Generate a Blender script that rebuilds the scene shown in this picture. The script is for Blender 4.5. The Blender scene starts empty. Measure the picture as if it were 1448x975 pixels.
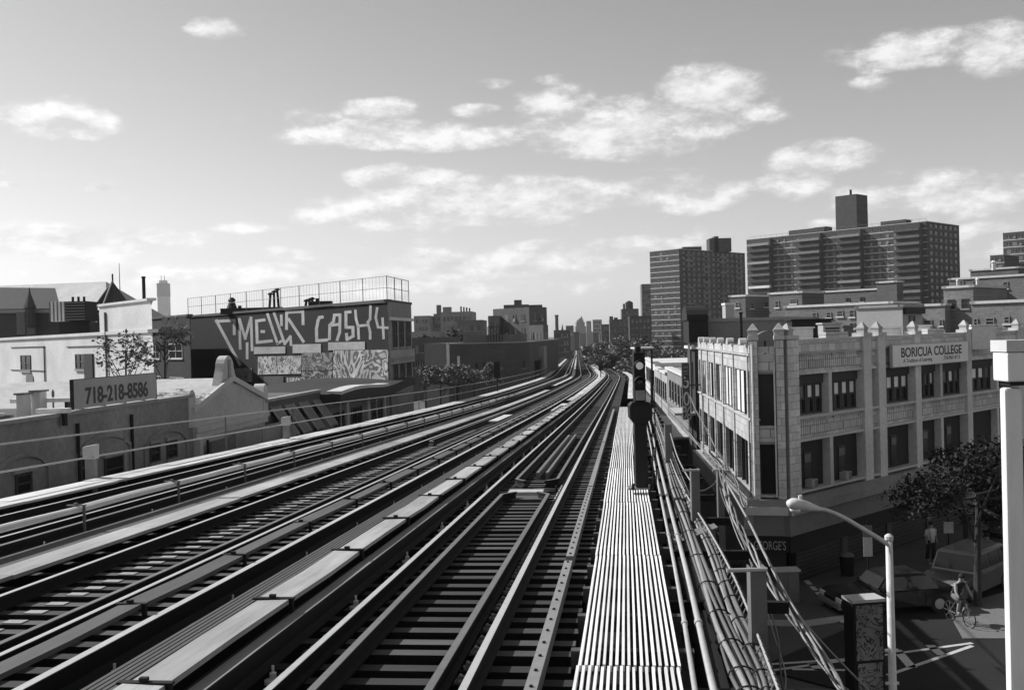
import bpy, bmesh, math, random
from mathutils import Matrix, Vector
R = math.radians
random.seed(7)
C = bpy.context.scene.collection
scene = bpy.context.scene

# ------------------------------------------------------------------ camera
H = 10.5                      # eye height above the street
F = 1400.0                    # focal length in photo pixels (1448 wide)
ROLL = math.atan(.026); PITCH = math.atan(12.5/1400)
_fw = Vector((0, math.cos(PITCH), -math.sin(PITCH))); _r0 = Vector((1, 0, 0)); _u0 = Vector((0, math.sin(PITCH), math.cos(PITCH)))
_rt = _r0*math.cos(ROLL) - _u0*math.sin(ROLL); _up = _r0*math.sin(ROLL) + _u0*math.cos(ROLL)
cam = bpy.data.cameras.new('camera'); camo = bpy.data.objects.new('camera', cam); C.objects.link(camo)
cam.sensor_width = 36; cam.lens = 36*F/1448; cam.clip_start = .05; cam.clip_end = 12000
camo.matrix_world = Matrix(((_rt.x, _up.x, -_fw.x, 0), (_rt.y, _up.y, -_fw.y, 0), (_rt.z, _up.z, -_fw.z, H), (0, 0, 0, 1)))
scene.camera = camo

# ------------------------------------------------------------------ light
SUN_AZ, SUN_EL = 66, 37       # degrees left of the view direction, above the horizon
SKY_STRENGTH = .078
S = Vector((-math.sin(R(SUN_AZ))*math.cos(R(SUN_EL)), math.cos(R(SUN_AZ))*math.cos(R(SUN_EL)), math.sin(R(SUN_EL))))
sl = bpy.data.lights.new('sun', 'SUN'); sl.energy = 4.4; sl.angle = R(.55); sl.color = (1, 1, 1)
so = bpy.data.objects.new('sun', sl); C.objects.link(so); so.rotation_euler = S.to_track_quat('Z', 'Y').to_euler()
vs = scene.view_settings; vs.view_transform = 'Standard'; vs.look = 'None'; vs.gamma = 1; vs.exposure = .4
vs.use_curve_mapping = False
scene.cycles.max_bounces = 4; scene.cycles.diffuse_bounces = 2; scene.cycles.glossy_bounces = 2

CLOUDS = [  # photo x, y, half width, half height, weight: where the clouds stand in the sky
 (85,168,78,27,1.15),(315,42,40,16,1),(155,263,30,6,.8),(25,264,22,7,.8),(455,168,45,15,.75),(548,156,55,17,.95),(590,192,185,20,1.1),
 (680,156,36,12,.8),(795,142,65,24,1),(900,180,150,44,1.2),(1015,128,75,34,1.15),(1085,160,35,18,.8),(570,250,80,17,1),(560,300,150,30,1.05),(690,285,180,34,1.15),
 (810,280,110,24,1.1),(975,275,90,26,.95),(1165,228,80,26,1.05),(1130,262,60,24,.9),(1290,72,85,28,1.0),(1410,70,50,36,.95),(1250,118,34,13,.7),
 (1330,275,130,34,.9),(110,345,170,26,1),(360,322,50,11,.85),(420,360,44,10,.8),(700,372,190,22,1),(850,348,150,14,.8),
 (1010,332,44,12,.9),(1180,318,40,10,.85),(1400,340,80,26,.85),(300,388,240,16,.9),(620,408,280,13,.9),(790,115,30,10,.6),(710,115,26,9,.5)]

def build_world():
    w = bpy.data.worlds.new('World'); scene.world = w; w.use_nodes = True
    nt = w.node_tree; N = nt.nodes; L = nt.links; N.clear()
    def m(op, a, b=None, c=None, clamp=False):
        n = N.new('ShaderNodeMath'); n.operation = op; n.use_clamp = clamp
        for i, v in enumerate((a, b, c)):
            if v is None: continue
            if isinstance(v, (int, float)): n.inputs[i].default_value = v
            else: L.new(v, n.inputs[i])
        return n.outputs[0]
    sky = N.new('ShaderNodeTexSky'); sky.sky_type = 'NISHITA'; sky.sun_disc = False
    sky.sun_elevation = R(SUN_EL); sky.sun_rotation = R(-SUN_AZ); sky.air_density = 1.0; sky.dust_density = 1.0; sky.ozone_density = 1.0
    bw = N.new('ShaderNodeRGBToBW'); L.new(sky.outputs[0], bw.inputs[0])
    tc = N.new('ShaderNodeTexCoord'); sp = N.new('ShaderNodeSeparateXYZ'); L.new(tc.outputs['Generated'], sp.inputs[0])
    az = m('ARCTAN2', sp.outputs[0], sp.outputs[1]); el = m('ARCSINE', sp.outputs[2])
    cb = N.new('ShaderNodeCombineXYZ'); L.new(az, cb.inputs[0]); L.new(m('MULTIPLY', el, 2.0), cb.inputs[1])
    def noise(scale, detail, rough, off=0, sy=1.0):
        n = N.new('ShaderNodeTexNoise'); n.inputs['Scale'].default_value = scale; n.inputs['Detail'].default_value = detail
        n.inputs['Roughness'].default_value = rough
        if off:
            v = N.new('ShaderNodeVectorMath'); v.operation = 'ADD'; L.new(cb.outputs[0], v.inputs[0]); v.inputs[1].default_value = off if isinstance(off, tuple) else (off, off*.7, off*.3)
            if sy != 1.0: v.operation = 'MULTIPLY_ADD'; v.inputs[1].default_value = (1, sy, 1); v.inputs[2].default_value = off
            L.new(v.outputs[0], n.inputs['Vector'])
        else: L.new(cb.outputs[0], n.inputs['Vector'])
        return n.outputs[0]
    w1 = m('SUBTRACT', noise(9, 4, .6), .5); w2 = m('SUBTRACT', noise(9, 4, .6, 3.3), .5)
    azw = m('ADD', az, m('MULTIPLY', w1, .05)); elw = m('ADD', el, m('MULTIPLY', w2, .022))
    wv = N.new('ShaderNodeCombineXYZ'); L.new(azw, wv.inputs[0]); L.new(elw, wv.inputs[1])
    tot = 0.0
    for (x, y, a, b, wt) in CLOUDS:
        ac = math.atan((x-724)/F); ec = math.atan((475-.026*(x-724)-y)/F*math.cos(ac)); sa, sb = F/a/1.2, F/b/1.2
        v = N.new('ShaderNodeVectorMath'); v.operation = 'MULTIPLY_ADD'; L.new(wv.outputs[0], v.inputs[0]); v.inputs[1].default_value = (sa, sb, 0); v.inputs[2].default_value = (-ac*sa, -ec*sb, 0)
        d = N.new('ShaderNodeVectorMath'); d.operation = 'DOT_PRODUCT'; L.new(v.outputs[0], d.inputs[0]); L.new(v.outputs[0], d.inputs[1])
        tot = m('MAXIMUM', m('MULTIPLY_ADD', d.outputs['Value'], -wt, wt), tot)
    # clouds of the same kind over the rest of the sky, where the camera does not look
    wide = m('MULTIPLY', m('SUBTRACT', noise(5, 3, .5, 7.7), .55), 5.0, clamp=True)
    outside = m('MULTIPLY', m('SUBTRACT', m('ABSOLUTE', az), .62), 4.0, clamp=True)
    above = m('MULTIPLY', m('SUBTRACT', el, .42), 4.0, clamp=True)
    tot = m('MAXIMUM', tot, m('MULTIPLY', wide, m('MAXIMUM', outside, above)))
    n1 = noise(19, 10, .66, 1.7); n1s = noise(19, 6, .66, (1.688, 1.7*.7+.022, 1.7*.3))
    wisp = m('MULTIPLY', m('SUBTRACT', noise(7, 6, .62, (2.2, 9.1, 0), 3.2), .5), 3.0, clamp=True)
    low = m('MULTIPLY', m('SUBTRACT', .30, m('ABSOLUTE', el)), 4.0, clamp=True)
    tot = m('MAXIMUM', tot, m('MULTIPLY', m('MULTIPLY', wisp, low), .8))
    dens = m('ADD', m('MULTIPLY', tot, 1.05), m('MULTIPLY', m('SUBTRACT', n1, .5), 3.0))
    mr = N.new('ShaderNodeMapRange'); mr.interpolation_type = 'SMOOTHSTEP'
    mr.inputs['From Min'].default_value = .1; mr.inputs['From Max'].default_value = 1.15; L.new(dens, mr.inputs['Value'])
    mask = m('MULTIPLY', mr.outputs[0], m('MULTIPLY', m('MINIMUM', tot, .35), 1/.35))
    # faint veil near the horizon
    shade = m('ADD', .9, m('MULTIPLY', m('SUBTRACT', n1, n1s), 1.6)); shade = m('MINIMUM', m('MAXIMUM', shade, .66), 1.12)
    sky_v = m('MULTIPLY', bw.outputs[0], SKY_STRENGTH)
    veil = m('MULTIPLY', m('POWER', 2.718, m('MULTIPLY', m('ABSOLUTE', el), -4.2)), VEIL)
    sky_v = m('ADD', sky_v, veil)
    cloud_v = m('ADD', m('MULTIPLY', shade, CLOUD_V), m('MULTIPLY', sky_v, .25))
    out = m('ADD', m('MULTIPLY', sky_v, m('SUBTRACT', 1.0, m('MULTIPLY', mask, .93))), m('MULTIPLY', cloud_v, m('MULTIPLY', mask, .93)))
    bg = N.new('ShaderNodeBackground'); L.new(out, bg.inputs[0]); bg.inputs[1].default_value = 1.0
    w.cycles.sampling_method = 'MANUAL'; w.cycles.sample_map_resolution = 512
    o = N.new('ShaderNodeOutputWorld'); L.new(bg.outputs[0], o.inputs[0])
VEIL, CLOUD_V = .19, .60
build_world()

# ------------------------------------------------------------------ geometry helpers
def ray(x, y):
    d = _fw + _rt*((x-724)/F) - _up*((y-487.5)/F)
    return d/d.y                                        # per metre of depth
def at(x, y, Y):                                        # a point of the place: direction of a photo pixel at depth Y
    d = ray(x, y); return Vector((d.x*Y, Y, H+d.z*Y))
def hz(x): return 475-.026*(x-724)
def lerp(t, y):
    for (a, b), (c, d) in zip(t, t[1:]):
        if y <= c: return b+(d-b)*(y-a)/(c-a)
    return t[-1][1]
def integ(t, v0):
    xs = [v0]; v = v0
    for i in range(3100): v += lerp(t, i+.5); xs.append(v)
    def f(y):
        if y < 0: return v0+lerp(t, y)*y
        i = min(int(y), 3099); return xs[i]+(xs[i+1]-xs[i])*(y-i)
    return f
SLOPE = [(-80, .112), (40, .115), (70, .118), (128, .122), (165, .066), (3100, .066)]
XC = integ(SLOPE, -6.35)                                # centre line of the viaduct
DR = integ([(-80, .034), (45, .034), (110, .018), (200, .015), (480, .0135), (620, -.004), (1100, -.004), (1200, 0), (3100, 0)], 2.40)
_G = integ([(-80, 0), (45, 0), (60, .017), (110, .020), (200, .016), (480, .0135), (620, 0), (3100, 0)], 0.0)
def G(Y): return -_G(max(Y, 0))
def PT(Y, t, dz):                                       # point on the viaduct: depth, offset from centre line, height over rail top
    s = lerp(SLOPE, Y); c = 1/math.sqrt(1+s*s)
    return Vector((XC(Y)+t*c, Y-t*s*c, H-DR(Y)+dz))
def head(Y): return -math.atan(lerp(SLOPE, Y))          # rotation about z that turns +y along the line
def hit(x, y, dz=0):                                    # (depth, offset) where a pixel's ray meets the viaduct's level
    d = ray(x, y); Y = 2.0
    while Y < 900 and H+d.z*Y > H-DR(Y)+dz: Y += .05
    s = lerp(SLOPE, Y); return Y, (d.x*Y-XC(Y))/math.sqrt(1+s*s)*(1+s*s)/(1+s*s)
def ground_at(x, y, dz=0):
    d = ray(x, y); Y = 2.0
    while Y < 900 and H+d.z*Y > G(Y)+dz: Y += .02
    return Vector((d.x*Y, Y, G(Y)+dz))

ORG = {}
def frame(p, d, n=None):
    d = Vector((d[0], d[1], 0)).normalized()
    n = Vector((d.y, -d.x, 0)) if n is None else Vector((n[0], n[1], 0)).normalized()
    return Matrix(((d.x, n.x, 0, p[0]), (d.y, n.y, 0, p[1]), (0, 0, 1, p[2]), (0, 0, 0, 1)))
def onplane(M, x, y):                                   # (along, up) where a pixel's ray meets the wall plane of frame M
    d = ray(x, y); n = M.col[1].to_3d(); o = M.col[3].to_3d(); c = Vector((0, 0, H))
    p = c+d*(n.dot(o-c)/n.dot(d)); q = p-o
    return q.dot(M.col[0].to_3d()), q.z

class B:
    def __init__(s, M=None): s.v = []; s.f = []; s.M = M
    def add(s, vs, fs):
        k = len(s.v)
        s.v += [tuple(s.M @ Vector(p)) if s.M is not None else tuple(p) for p in vs]
        s.f += [tuple(i+k for i in f) for f in fs]; return s
    def box(s, x0, x1, y0, y1, z0, z1):
        return s.add([(x0,y0,z0),(x1,y0,z0),(x1,y1,z0),(x0,y1,z0),(x0,y0,z1),(x1,y0,z1),(x1,y1,z1),(x0,y1,z1)],
                     [(0,3,2,1),(4,5,6,7),(0,1,5,4),(1,2,6,5),(2,3,7,6),(3,0,4,7)])
    def ext(s, poly, vec):
        n = len(poly); vec = Vector(vec); a = [Vector(p) for p in poly]
        return s.add(a+[p+vec for p in a], [tuple(range(n-1,-1,-1)), tuple(range(n,2*n))]+[(i,(i+1)%n,n+(i+1)%n,n+i) for i in range(n)])
    def loft(s, rings, caps=True):
        n = len(rings[0]); v = [p for r in rings for p in r]; f = []
        for k in range(len(rings)-1):
            for i in range(n): f.append((k*n+i, k*n+(i+1)%n, (k+1)*n+(i+1)%n, (k+1)*n+i))
        if caps: f += [tuple(range(n-1,-1,-1)), tuple(range((len(rings)-1)*n, len(rings)*n))]
        return s.add(v, f)
    def tube(s, pts, r, n=8):
        pts = [Vector(p) for p in pts]; rs = r if isinstance(r, (list, tuple)) else [r]*len(pts); rings = []
        for i, p in enumerate(pts):
            t = (pts[min(i+1, len(pts)-1)]-pts[max(i-1, 0)]).normalized()
            a = t.cross(Vector((0,0,1)) if abs(t.z) < .9 else Vector((1,0,0))).normalized(); b = t.cross(a)
            rings.append([p+(a*math.cos(k*2*math.pi/n)+b*math.sin(k*2*math.pi/n))*rs[i] for k in range(n)])
        return s.loft(rings)
    def sweep(s, Ys, prof):
        return s.loft([[PT(Y, t, dz) for t, dz in (prof(Y) if callable(prof) else prof)] for Y in Ys])
    def lathe(s, prof, n=16, c=(0,0,0)):
        return s.loft([[Vector((c[0]+r*math.cos(k*2*math.pi/n), c[1]+r*math.sin(k*2*math.pi/n), c[2]+z)) for k in range(n)] for r, z in prof])
    def cyl(s, p0, p1, r, n=12): return s.tube([p0, p1], r, n)
    def build(s, name, m, parent=None, smooth=False, bevel=0, local=False, fix=True):
        me = bpy.data.meshes.new(name)
        o = bpy.data.objects.new(name, me); C.objects.link(o)
        org = Vector((0,0,0))
        if parent is not None:
            o.parent = parent
            if not local: org = ORG.get(parent.name, org)
        vv = s.v if (local or org.length == 0) else [tuple(Vector(p)-org) for p in s.v]
        me.from_pydata(vv, [], s.f)
        if fix:
            bm = bmesh.new(); bm.from_mesh(me); bmesh.ops.recalc_face_normals(bm, faces=bm.faces); bm.to_mesh(me); bm.free()
        if smooth:
            me.polygons.foreach_set('use_smooth', [True]*len(me.polygons))
        if m is not None: me.materials.append(m)
        if bevel:
            md = o.modifiers.new('bevel', 'BEVEL'); md.width = bevel; md.segments = 2; md.limit_method = 'ANGLE'
        ORG[o.name] = org
        return o
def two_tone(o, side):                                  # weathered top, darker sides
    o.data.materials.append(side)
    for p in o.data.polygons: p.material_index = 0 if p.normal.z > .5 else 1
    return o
def tag(o, label=None, cat=None, group=None, kind=None):
    if label: o['label'] = label
    if cat: o['category'] = cat
    if group: o['group'] = group
    if kind: o['kind'] = kind
    return o
def thing(name, label, cat, loc=(0,0,0), group=None):
    o = bpy.data.objects.new(name, None); C.objects.link(o); o.location = loc; o.empty_display_size = .3
    ORG[o.name] = Vector(loc); return tag(o, label, cat, group)
def inst(src, name, parent, M, local=True):             # another object sharing src's mesh, placed by world matrix M
    o = bpy.data.objects.new(name, src.data if hasattr(src, 'data') else src); C.objects.link(o); o.parent = parent
    o.matrix_local = Matrix.Translation(-ORG.get(parent.name, Vector((0,0,0)))) @ M
    ORG[o.name] = ORG.get(parent.name, Vector((0,0,0))); return o
def text_mesh(txt, size, m, depth=.02, name='lettering', parent=None, M=None, align='CENTER', sx=1.0, fat=0):
    cu = bpy.data.curves.new(name, 'FONT'); cu.body = txt; cu.size = size; cu.align_x = align; cu.extrude = depth; cu.offset = fat
    t = bpy.data.objects.new('tmp', cu); C.objects.link(t); bpy.context.view_layer.update()
    me = bpy.data.meshes.new_from_object(t.evaluated_get(bpy.context.evaluated_depsgraph_get())); bpy.data.objects.remove(t)
    o = bpy.data.objects.new(name, me); C.objects.link(o); me.materials.clear(); me.materials.append(m)
    # text lies in x/y facing +z: stand it up so that it faces the frame's outward side
    A = Matrix(((sx,0,0,0),(0,0,1,0),(0,1,0,0),(0,0,0,1)))
    if parent is not None: o.parent = parent
    o.matrix_local = Matrix.Translation(-ORG.get(parent.name, Vector((0,0,0))) if parent else (0,0,0)) @ M @ A
    ORG[o.name] = ORG.get(parent.name, Vector((0,0,0))) if parent else Vector((0,0,0))
    return o

# ------------------------------------------------------------------ materials (a black-and-white place: greys only)
MATS = {}
def mat(name, v, rough=.85, var=.25, scale=3.0, bump=.15, metal=0.0, blotch=.2, brick=None, ang=0.0, stretch=None, spec=.3, dist=.02, objvar=0.0):
    if name in MATS: return MATS[name]
    m = bpy.data.materials.new(name); MATS[name] = m; m.use_nodes = True; nt = m.node_tree; N = nt.nodes; L = nt.links
    p = N['Principled BSDF']; p.inputs['Roughness'].default_value = rough; p.inputs['Metallic'].default_value = metal
    p.inputs['Specular IOR Level'].default_value = spec
    g = N.new('ShaderNodeNewGeometry'); pos = g.outputs['Position']
    if ang or brick or stretch:
        mp = N.new('ShaderNodeVectorRotate'); mp.rotation_type = 'Z_AXIS'; mp.inputs['Angle'].default_value = -ang; L.new(pos, mp.inputs['Vector']); pos = mp.outputs[0]
    if stretch:
        vm = N.new('ShaderNodeVectorMath'); vm.operation = 'MULTIPLY'; vm.inputs[1].default_value = stretch; L.new(pos, vm.inputs[0]); pos2 = vm.outputs[0]
    else: pos2 = pos
    n1 = N.new('ShaderNodeTexNoise'); n1.inputs['Scale'].default_value = scale; n1.inputs['Detail'].default_value = 5; n1.inputs['Roughness'].default_value = .65; L.new(pos2, n1.inputs['Vector'])
    n2 = N.new('ShaderNodeTexNoise'); n2.inputs['Scale'].default_value = .35; n2.inputs['Detail'].default_value = 3; L.new(pos, n2.inputs['Vector'])
    def mth(op, a, b):
        n = N.new('ShaderNodeMath'); n.operation = op
        for i, q in enumerate((a, b)):
            if isinstance(q, (int, float)): n.inputs[i].default_value = q
            else: L.new(q, n.inputs[i])
        return n.outputs[0]
    f = mth('MULTIPLY', mth('ADD', 1-var*1.1, mth('MULTIPLY', n1.outputs[0], var*2.2)), mth('ADD', 1-blotch*1.1, mth('MULTIPLY', n2.outputs[0], blotch*2.2)))
    hgt = n1.outputs[0]
    if objvar:
        oi = N.new('ShaderNodeObjectInfo'); f = mth('MULTIPLY', f, mth('ADD', 1-objvar, mth('MULTIPLY', oi.outputs['Random'], objvar*2)))
    if brick:
        bw_, bh, mortar, mv = brick
        s = N.new('ShaderNodeSeparateXYZ'); L.new(pos, s.inputs[0]); c = N.new('ShaderNodeCombineXYZ'); L.new(s.outputs[0], c.inputs[0]); L.new(s.outputs[2], c.inputs[1])
        bt = N.new('ShaderNodeTexBrick'); L.new(c.outputs[0], bt.inputs['Vector']); bt.inputs['Scale'].default_value = 1; bt.inputs['Brick Width'].default_value = bw_; bt.inputs['Row Height'].default_value = bh
        bt.inputs['Mortar Size'].default_value = mortar; bt.inputs['Color1'].default_value = (.8,.8,.8,1); bt.inputs['Color2'].default_value = (1.15,1.15,1.15,1); bt.inputs['Mortar'].default_value = (mv,mv,mv,1)
        bw2 = N.new('ShaderNodeRGBToBW'); L.new(bt.outputs['Color'], bw2.inputs[0]); f = mth('MULTIPLY', f, bw2.outputs[0]); hgt = mth('ADD', mth('MULTIPLY', hgt, .4), mth('MULTIPLY', bt.outputs['Fac'], -1.0))
    col = mth('MULTIPLY', f, v); L.new(col, p.inputs['Base Color'])
    if bump:
        b = N.new('ShaderNodeBump'); b.inputs['Strength'].default_value = bump; b.inputs['Distance'].default_value = dist; L.new(hgt, b.inputs['Height']); L.new(b.outputs[0], p.inputs['Normal'])
    return m
def emit(name, v, strength):
    if name in MATS: return MATS[name]
    m = bpy.data.materials.new(name); MATS[name] = m; m.use_nodes = True; p = m.node_tree.nodes['Principled BSDF']
    p.inputs['Base Color'].default_value = (v,v,v,1); p.inputs['Emission Color'].default_value = (1,1,1,1); p.inputs['Emission Strength'].default_value = strength
    return m
def spray(name, lo, hi, scale, dark=.5, seed=0):        # spray-painted panel: bold curling shapes of two tones
    if name in MATS: return MATS[name]
    m = bpy.data.materials.new(name); MATS[name] = m; m.use_nodes = True; nt = m.node_tree; N = nt.nodes; L = nt.links; p = N['Principled BSDF']; p.inputs['Roughness'].default_value = .8
    g = N.new('ShaderNodeNewGeometry'); va = N.new('ShaderNodeVectorMath'); va.operation = 'ADD'; va.inputs[1].default_value = (seed*3.1, seed*1.7, seed*5.3); L.new(g.outputs['Position'], va.inputs[0])
    nz = N.new('ShaderNodeTexNoise'); nz.inputs['Scale'].default_value = scale*.3; nz.inputs['Detail'].default_value = 1.0; nz.inputs['Distortion'].default_value = 2.4; L.new(va.outputs[0], nz.inputs['Vector'])
    w = N.new('ShaderNodeMath'); w.operation = 'PINGPONG'; w.inputs[1].default_value = .1; L.new(nz.outputs[0], w.inputs[0])
    r = N.new('ShaderNodeMapRange'); r.inputs['From Min'].default_value = .1*dark-.008; r.inputs['From Max'].default_value = .1*dark+.008; L.new(w.outputs[0], r.inputs['Value'])
    n3 = N.new('ShaderNodeTexNoise'); n3.inputs['Scale'].default_value = .9; L.new(va.outputs[0], n3.inputs['Vector'])
    mx = N.new('ShaderNodeMapRange'); mx.inputs['To Min'].default_value = lo; mx.inputs['To Max'].default_value = hi; L.new(r.outputs[0], mx.inputs['Value'])
    ml = N.new('ShaderNodeMath'); ml.operation = 'MULTIPLY'; L.new(mx.outputs[0], ml.inputs[0])
    m2 = N.new('ShaderNodeMapRange'); m2.inputs['From Min'].default_value = .35; m2.inputs['From Max'].default_value = .65; m2.inputs['To Min'].default_value = .6; m2.inputs['To Max'].default_value = 1.15; L.new(n3.outputs[0], m2.inputs['Value']); L.new(m2.outputs[0], ml.inputs[1])
    L.new(ml.outputs[0], p.inputs['Base Color']); return m

ASPHALT = mat('asphalt', .018, .9, .3, 6, .2, blotch=.6)
CONCRETE = mat('pavement_concrete', .08, .9, .2, 4, .15, blotch=.3)
PAINT = mat('road_paint', .5, .8, .35, 8, .05)
RAILHEAD = mat('polished_steel', .66, .3, .16, 9, .02, metal=.55, blotch=.12, spec=.6)
GUARDTOP = mat('worn_steel', .18, .5, .3, 9, .05, metal=.5, blotch=.3)
RUST = mat('rusty_steel', .014, .75, .35, 12, .2, spec=.2)
BLACKSTEEL = mat('black_steel', .014, .6, .3, 9, .1, spec=.25)
GREYSTEEL = mat('grey_painted_steel', .13, .6, .25, 5, .08)
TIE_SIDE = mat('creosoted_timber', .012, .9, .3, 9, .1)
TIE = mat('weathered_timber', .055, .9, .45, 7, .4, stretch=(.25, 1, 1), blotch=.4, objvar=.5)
BOARD = mat('pale_weathered_board', .52, .8, .38, 9, .3, stretch=(1, .12, 1), ang=-.115, blotch=.4, objvar=.15)
COVERB = mat('weathered_cover_board', .33, .8, .45, 8, .3, stretch=(1, .1, 1), ang=-.115, blotch=.5, objvar=.22)
SLAT = mat('pale_slat', .8, .7, .22, 14, .15, stretch=(1, .15, 1), ang=-.115, blotch=.3, objvar=.16)
DARKBOARD = mat('dark_tarred_board', .06, .85, .35, 9, .25, stretch=(1, .12, 1), ang=-.115)
GREYBOARD = mat('grey_board', .085, .85, .35, 9, .25, stretch=(1, .12, 1), ang=-.115)
COVER = mat('white_cover', .54, .5, .2, 6, .05, blotch=.3, objvar=.1)
PIPE = mat('galvanised_pipe', .45, .5, .25, 8, .05, metal=.3)
CABLE = mat('cable_sheath', .13, .6, .3, 10, .05)
CABLE2 = mat('pale_cable_sheath', .26, .6, .3, 10, .05)
PORCELAIN = mat('white_insulator', .7, .3, .1, 8, .02)
GLASS = mat('dark_glass', .02, .12, .2, 2, 0, spec=.5)
GLASSL = mat('pale_pane_glass', .85, .5, .25, 3, 0, spec=.5)  # plain pale colour for the lighter panes
WHITEP = mat('white_paint', .7, .6, .25, 4, .08, blotch=.3)
LEAF = mat('leaf', .09, .7, .5, 9, 0, blotch=.4)
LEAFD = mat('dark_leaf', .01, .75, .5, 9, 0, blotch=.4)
LEAFL = mat('pale_leaf', .15, .7, .5, 9, 0, blotch=.4)
BARK = mat('bark', .05, .9, .4, 12, .4)
TAR = mat('roof_tar', .07, .9, .3, 2, .1)
COPE = mat('coping_stone', .55, .8, .2, 3, .1)

# ------------------------------------------------------------------ ground and streets
def stations(a, b):
    ys = []; y = a
    while y < b:
        ys.append(y); y += 2 if y < 60 else (5 if y < 220 else 20)
    ys.append(b); return ys
gy = [-300, -100] + stations(-60, 1200) + [1500, 2000, 3000, 6000, 9000]
gb = B(); gxs = [-6000, -1500, -400, -120, -40, 0, 40, 120, 400, 1500, 6000]
gb.add([(x, y, G(y)) for y in gy for x in gxs], [(j*11+i, j*11+i+1, (j+1)*11+i+1, (j+1)*11+i) for j in range(len(gy)-1) for i in range(10)])
tag(gb.build('ground', mat('city_ground', .09, .95, .4, .2, .1, blotch=.4), fix=False), kind='structure')
def road_strip(name, m, t0, t1, lift, a, b):
    g = B()
    ys = stations(a, b); c = []
    for Y in ys:
        for t in (t0, t1):
            p = PT(Y, t, 0); c.append((p.x, p.y, G(p.y)+lift))
    g.add(c, [(2*i, 2*i+1, 2*i+3, 2*i+2) for i in range(len(ys)-1)])
    return tag(g.build(name, m, fix=False), kind='structure')
road_strip('road', ASPHALT, -8.3, 8.3, .03, -50, 700)
def kerbed(name, t0, t1, a, b, kt):
    g = B(); ys = stations(a, b)
    g.loft([[(PT(Y,t,0).x, PT(Y,t,0).y, G(PT(Y,t,0).y)+z) for t, z in ((t0,-.2),(t1,-.2),(t1,.17),(t0,.17))] for Y in ys])
    return tag(g.build(name, CONCRETE), kind='structure')
kerbed('pavement', -13, -8.3, -50, 700, 0)
kerbed('pavement', 8.3, 11.6, 45, 700, 0)

# side street that runs off at an angle past the college
SD = Vector((math.sin(R(47)), math.cos(R(47)), 0)); SN = Vector((SD.y, -SD.x, 0))
PB = at(1108, 470, 39.9); PB.z = 0
sw = B(); q = PB-SD*2.0
# pavement wedge in front of the college: its kerb follows the side street, rounded at the corner
def P2(u, w): return PB+SD*u+SN*w
kerb_line = [P2(-5.2, .2), P2(-5.0, 1.6), P2(-4.0, 3.0), P2(-2.0, 3.9), P2(2, 4.2), P2(60, 4.2)]
back = [P2(60, -1), P2(2, -1), P2(-1, -1.5), P2(-4.9, -2.5)]
sw.ext([Vector((p.x, p.y, -.2)) for p in kerb_line+back], (0,0,.36))
tag(sw.build('pavement', CONCRETE), kind='structure')
ks = B()
for a, b in zip(kerb_line, kerb_line[1:]):
    n = max(1, int((b-a).length/1.5)); d = (b-a)/n
    for i in range(n):
        p = a+d*i; q2 = p+d*.97; nn = Vector((d.y, -d.x, 0)).normalized()*.16
        ks.ext([Vector((p.x,p.y,-.05)), Vector((q2.x,q2.y,-.05)), Vector((q2.x,q2.y,-.05))+nn, Vector((p.x,p.y,-.05))+nn], (0,0,.225))
tag(ks.build('kerb', mat('kerb_granite', .34, .8, .2, 5, .1)), kind='structure')
st = B(); st.add([P2(-9, 4.36)+Vector((0,0,.05)), P2(90, 4.36)+Vector((0,0,.05)), P2(90, 15.5)+Vector((0,0,.05)), P2(-9, 15.5)+Vector((0,0,.05))], [(0,1,2,3)])
tag(st.build('side_street', ASPHALT, fix=False), kind='structure')
# far pavement of the side street
s3 = B(); s3.ext([Vector((p.x,p.y,-.2)) for p in (P2(4, 15.5), P2(90, 15.5), P2(90, 21), P2(-2, 21))], (0,0,.37)); tag(s3.build('pavement', CONCRETE), kind='structure')

def mark(name, pts, z=.062):
    g = B(); g.add([(p.x, p.y, z) for p in pts], [tuple(range(len(pts)))]); return tag(g.build(name, PAINT, fix=False), kind='structure')
def strip_px(a, b, w, name='road_marking', z=.062):
    p = ground_at(*a); q = ground_at(*b); n = (q-p).cross(Vector((0,0,1))).normalized()*w/2
    return mark(name, [p-n, q-n, q+n, p+n], z)
strip_px((1090,950),(1375,911),.16); strip_px((1255,957),(1375,915),.16); strip_px((1268,921),(1290,946),.3); strip_px((1315,914),(1332,928),.3)
strip_px((1090,941),(1215,933),.16); strip_px((1120,948),(1220,950),.16); strip_px((1148,940),(1160,950),.3)
for i in range(7):                                      # painted stop line, worn into dashes
    a = (1140+i*8.0, 826+i*8.4); b = (1146+i*8.0, 832+i*8.4)
    strip_px(a, b, .22, z=.175 if i < 5 else .064)
# opposite corner of the side street: a patch of sunlight put in as a paler slab
s4 = B(); s4.ext([Vector((p.x,p.y,-.2)) for p in (ground_at(1362,905), ground_at(1338,862), ground_at(1425,838), ground_at(1448,905))], (0,0,.28))
tag(s4.build('sunlit_patch', mat('sunlit_paving', .16, .9, .25, 4, .1)), kind='structure')

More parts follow.
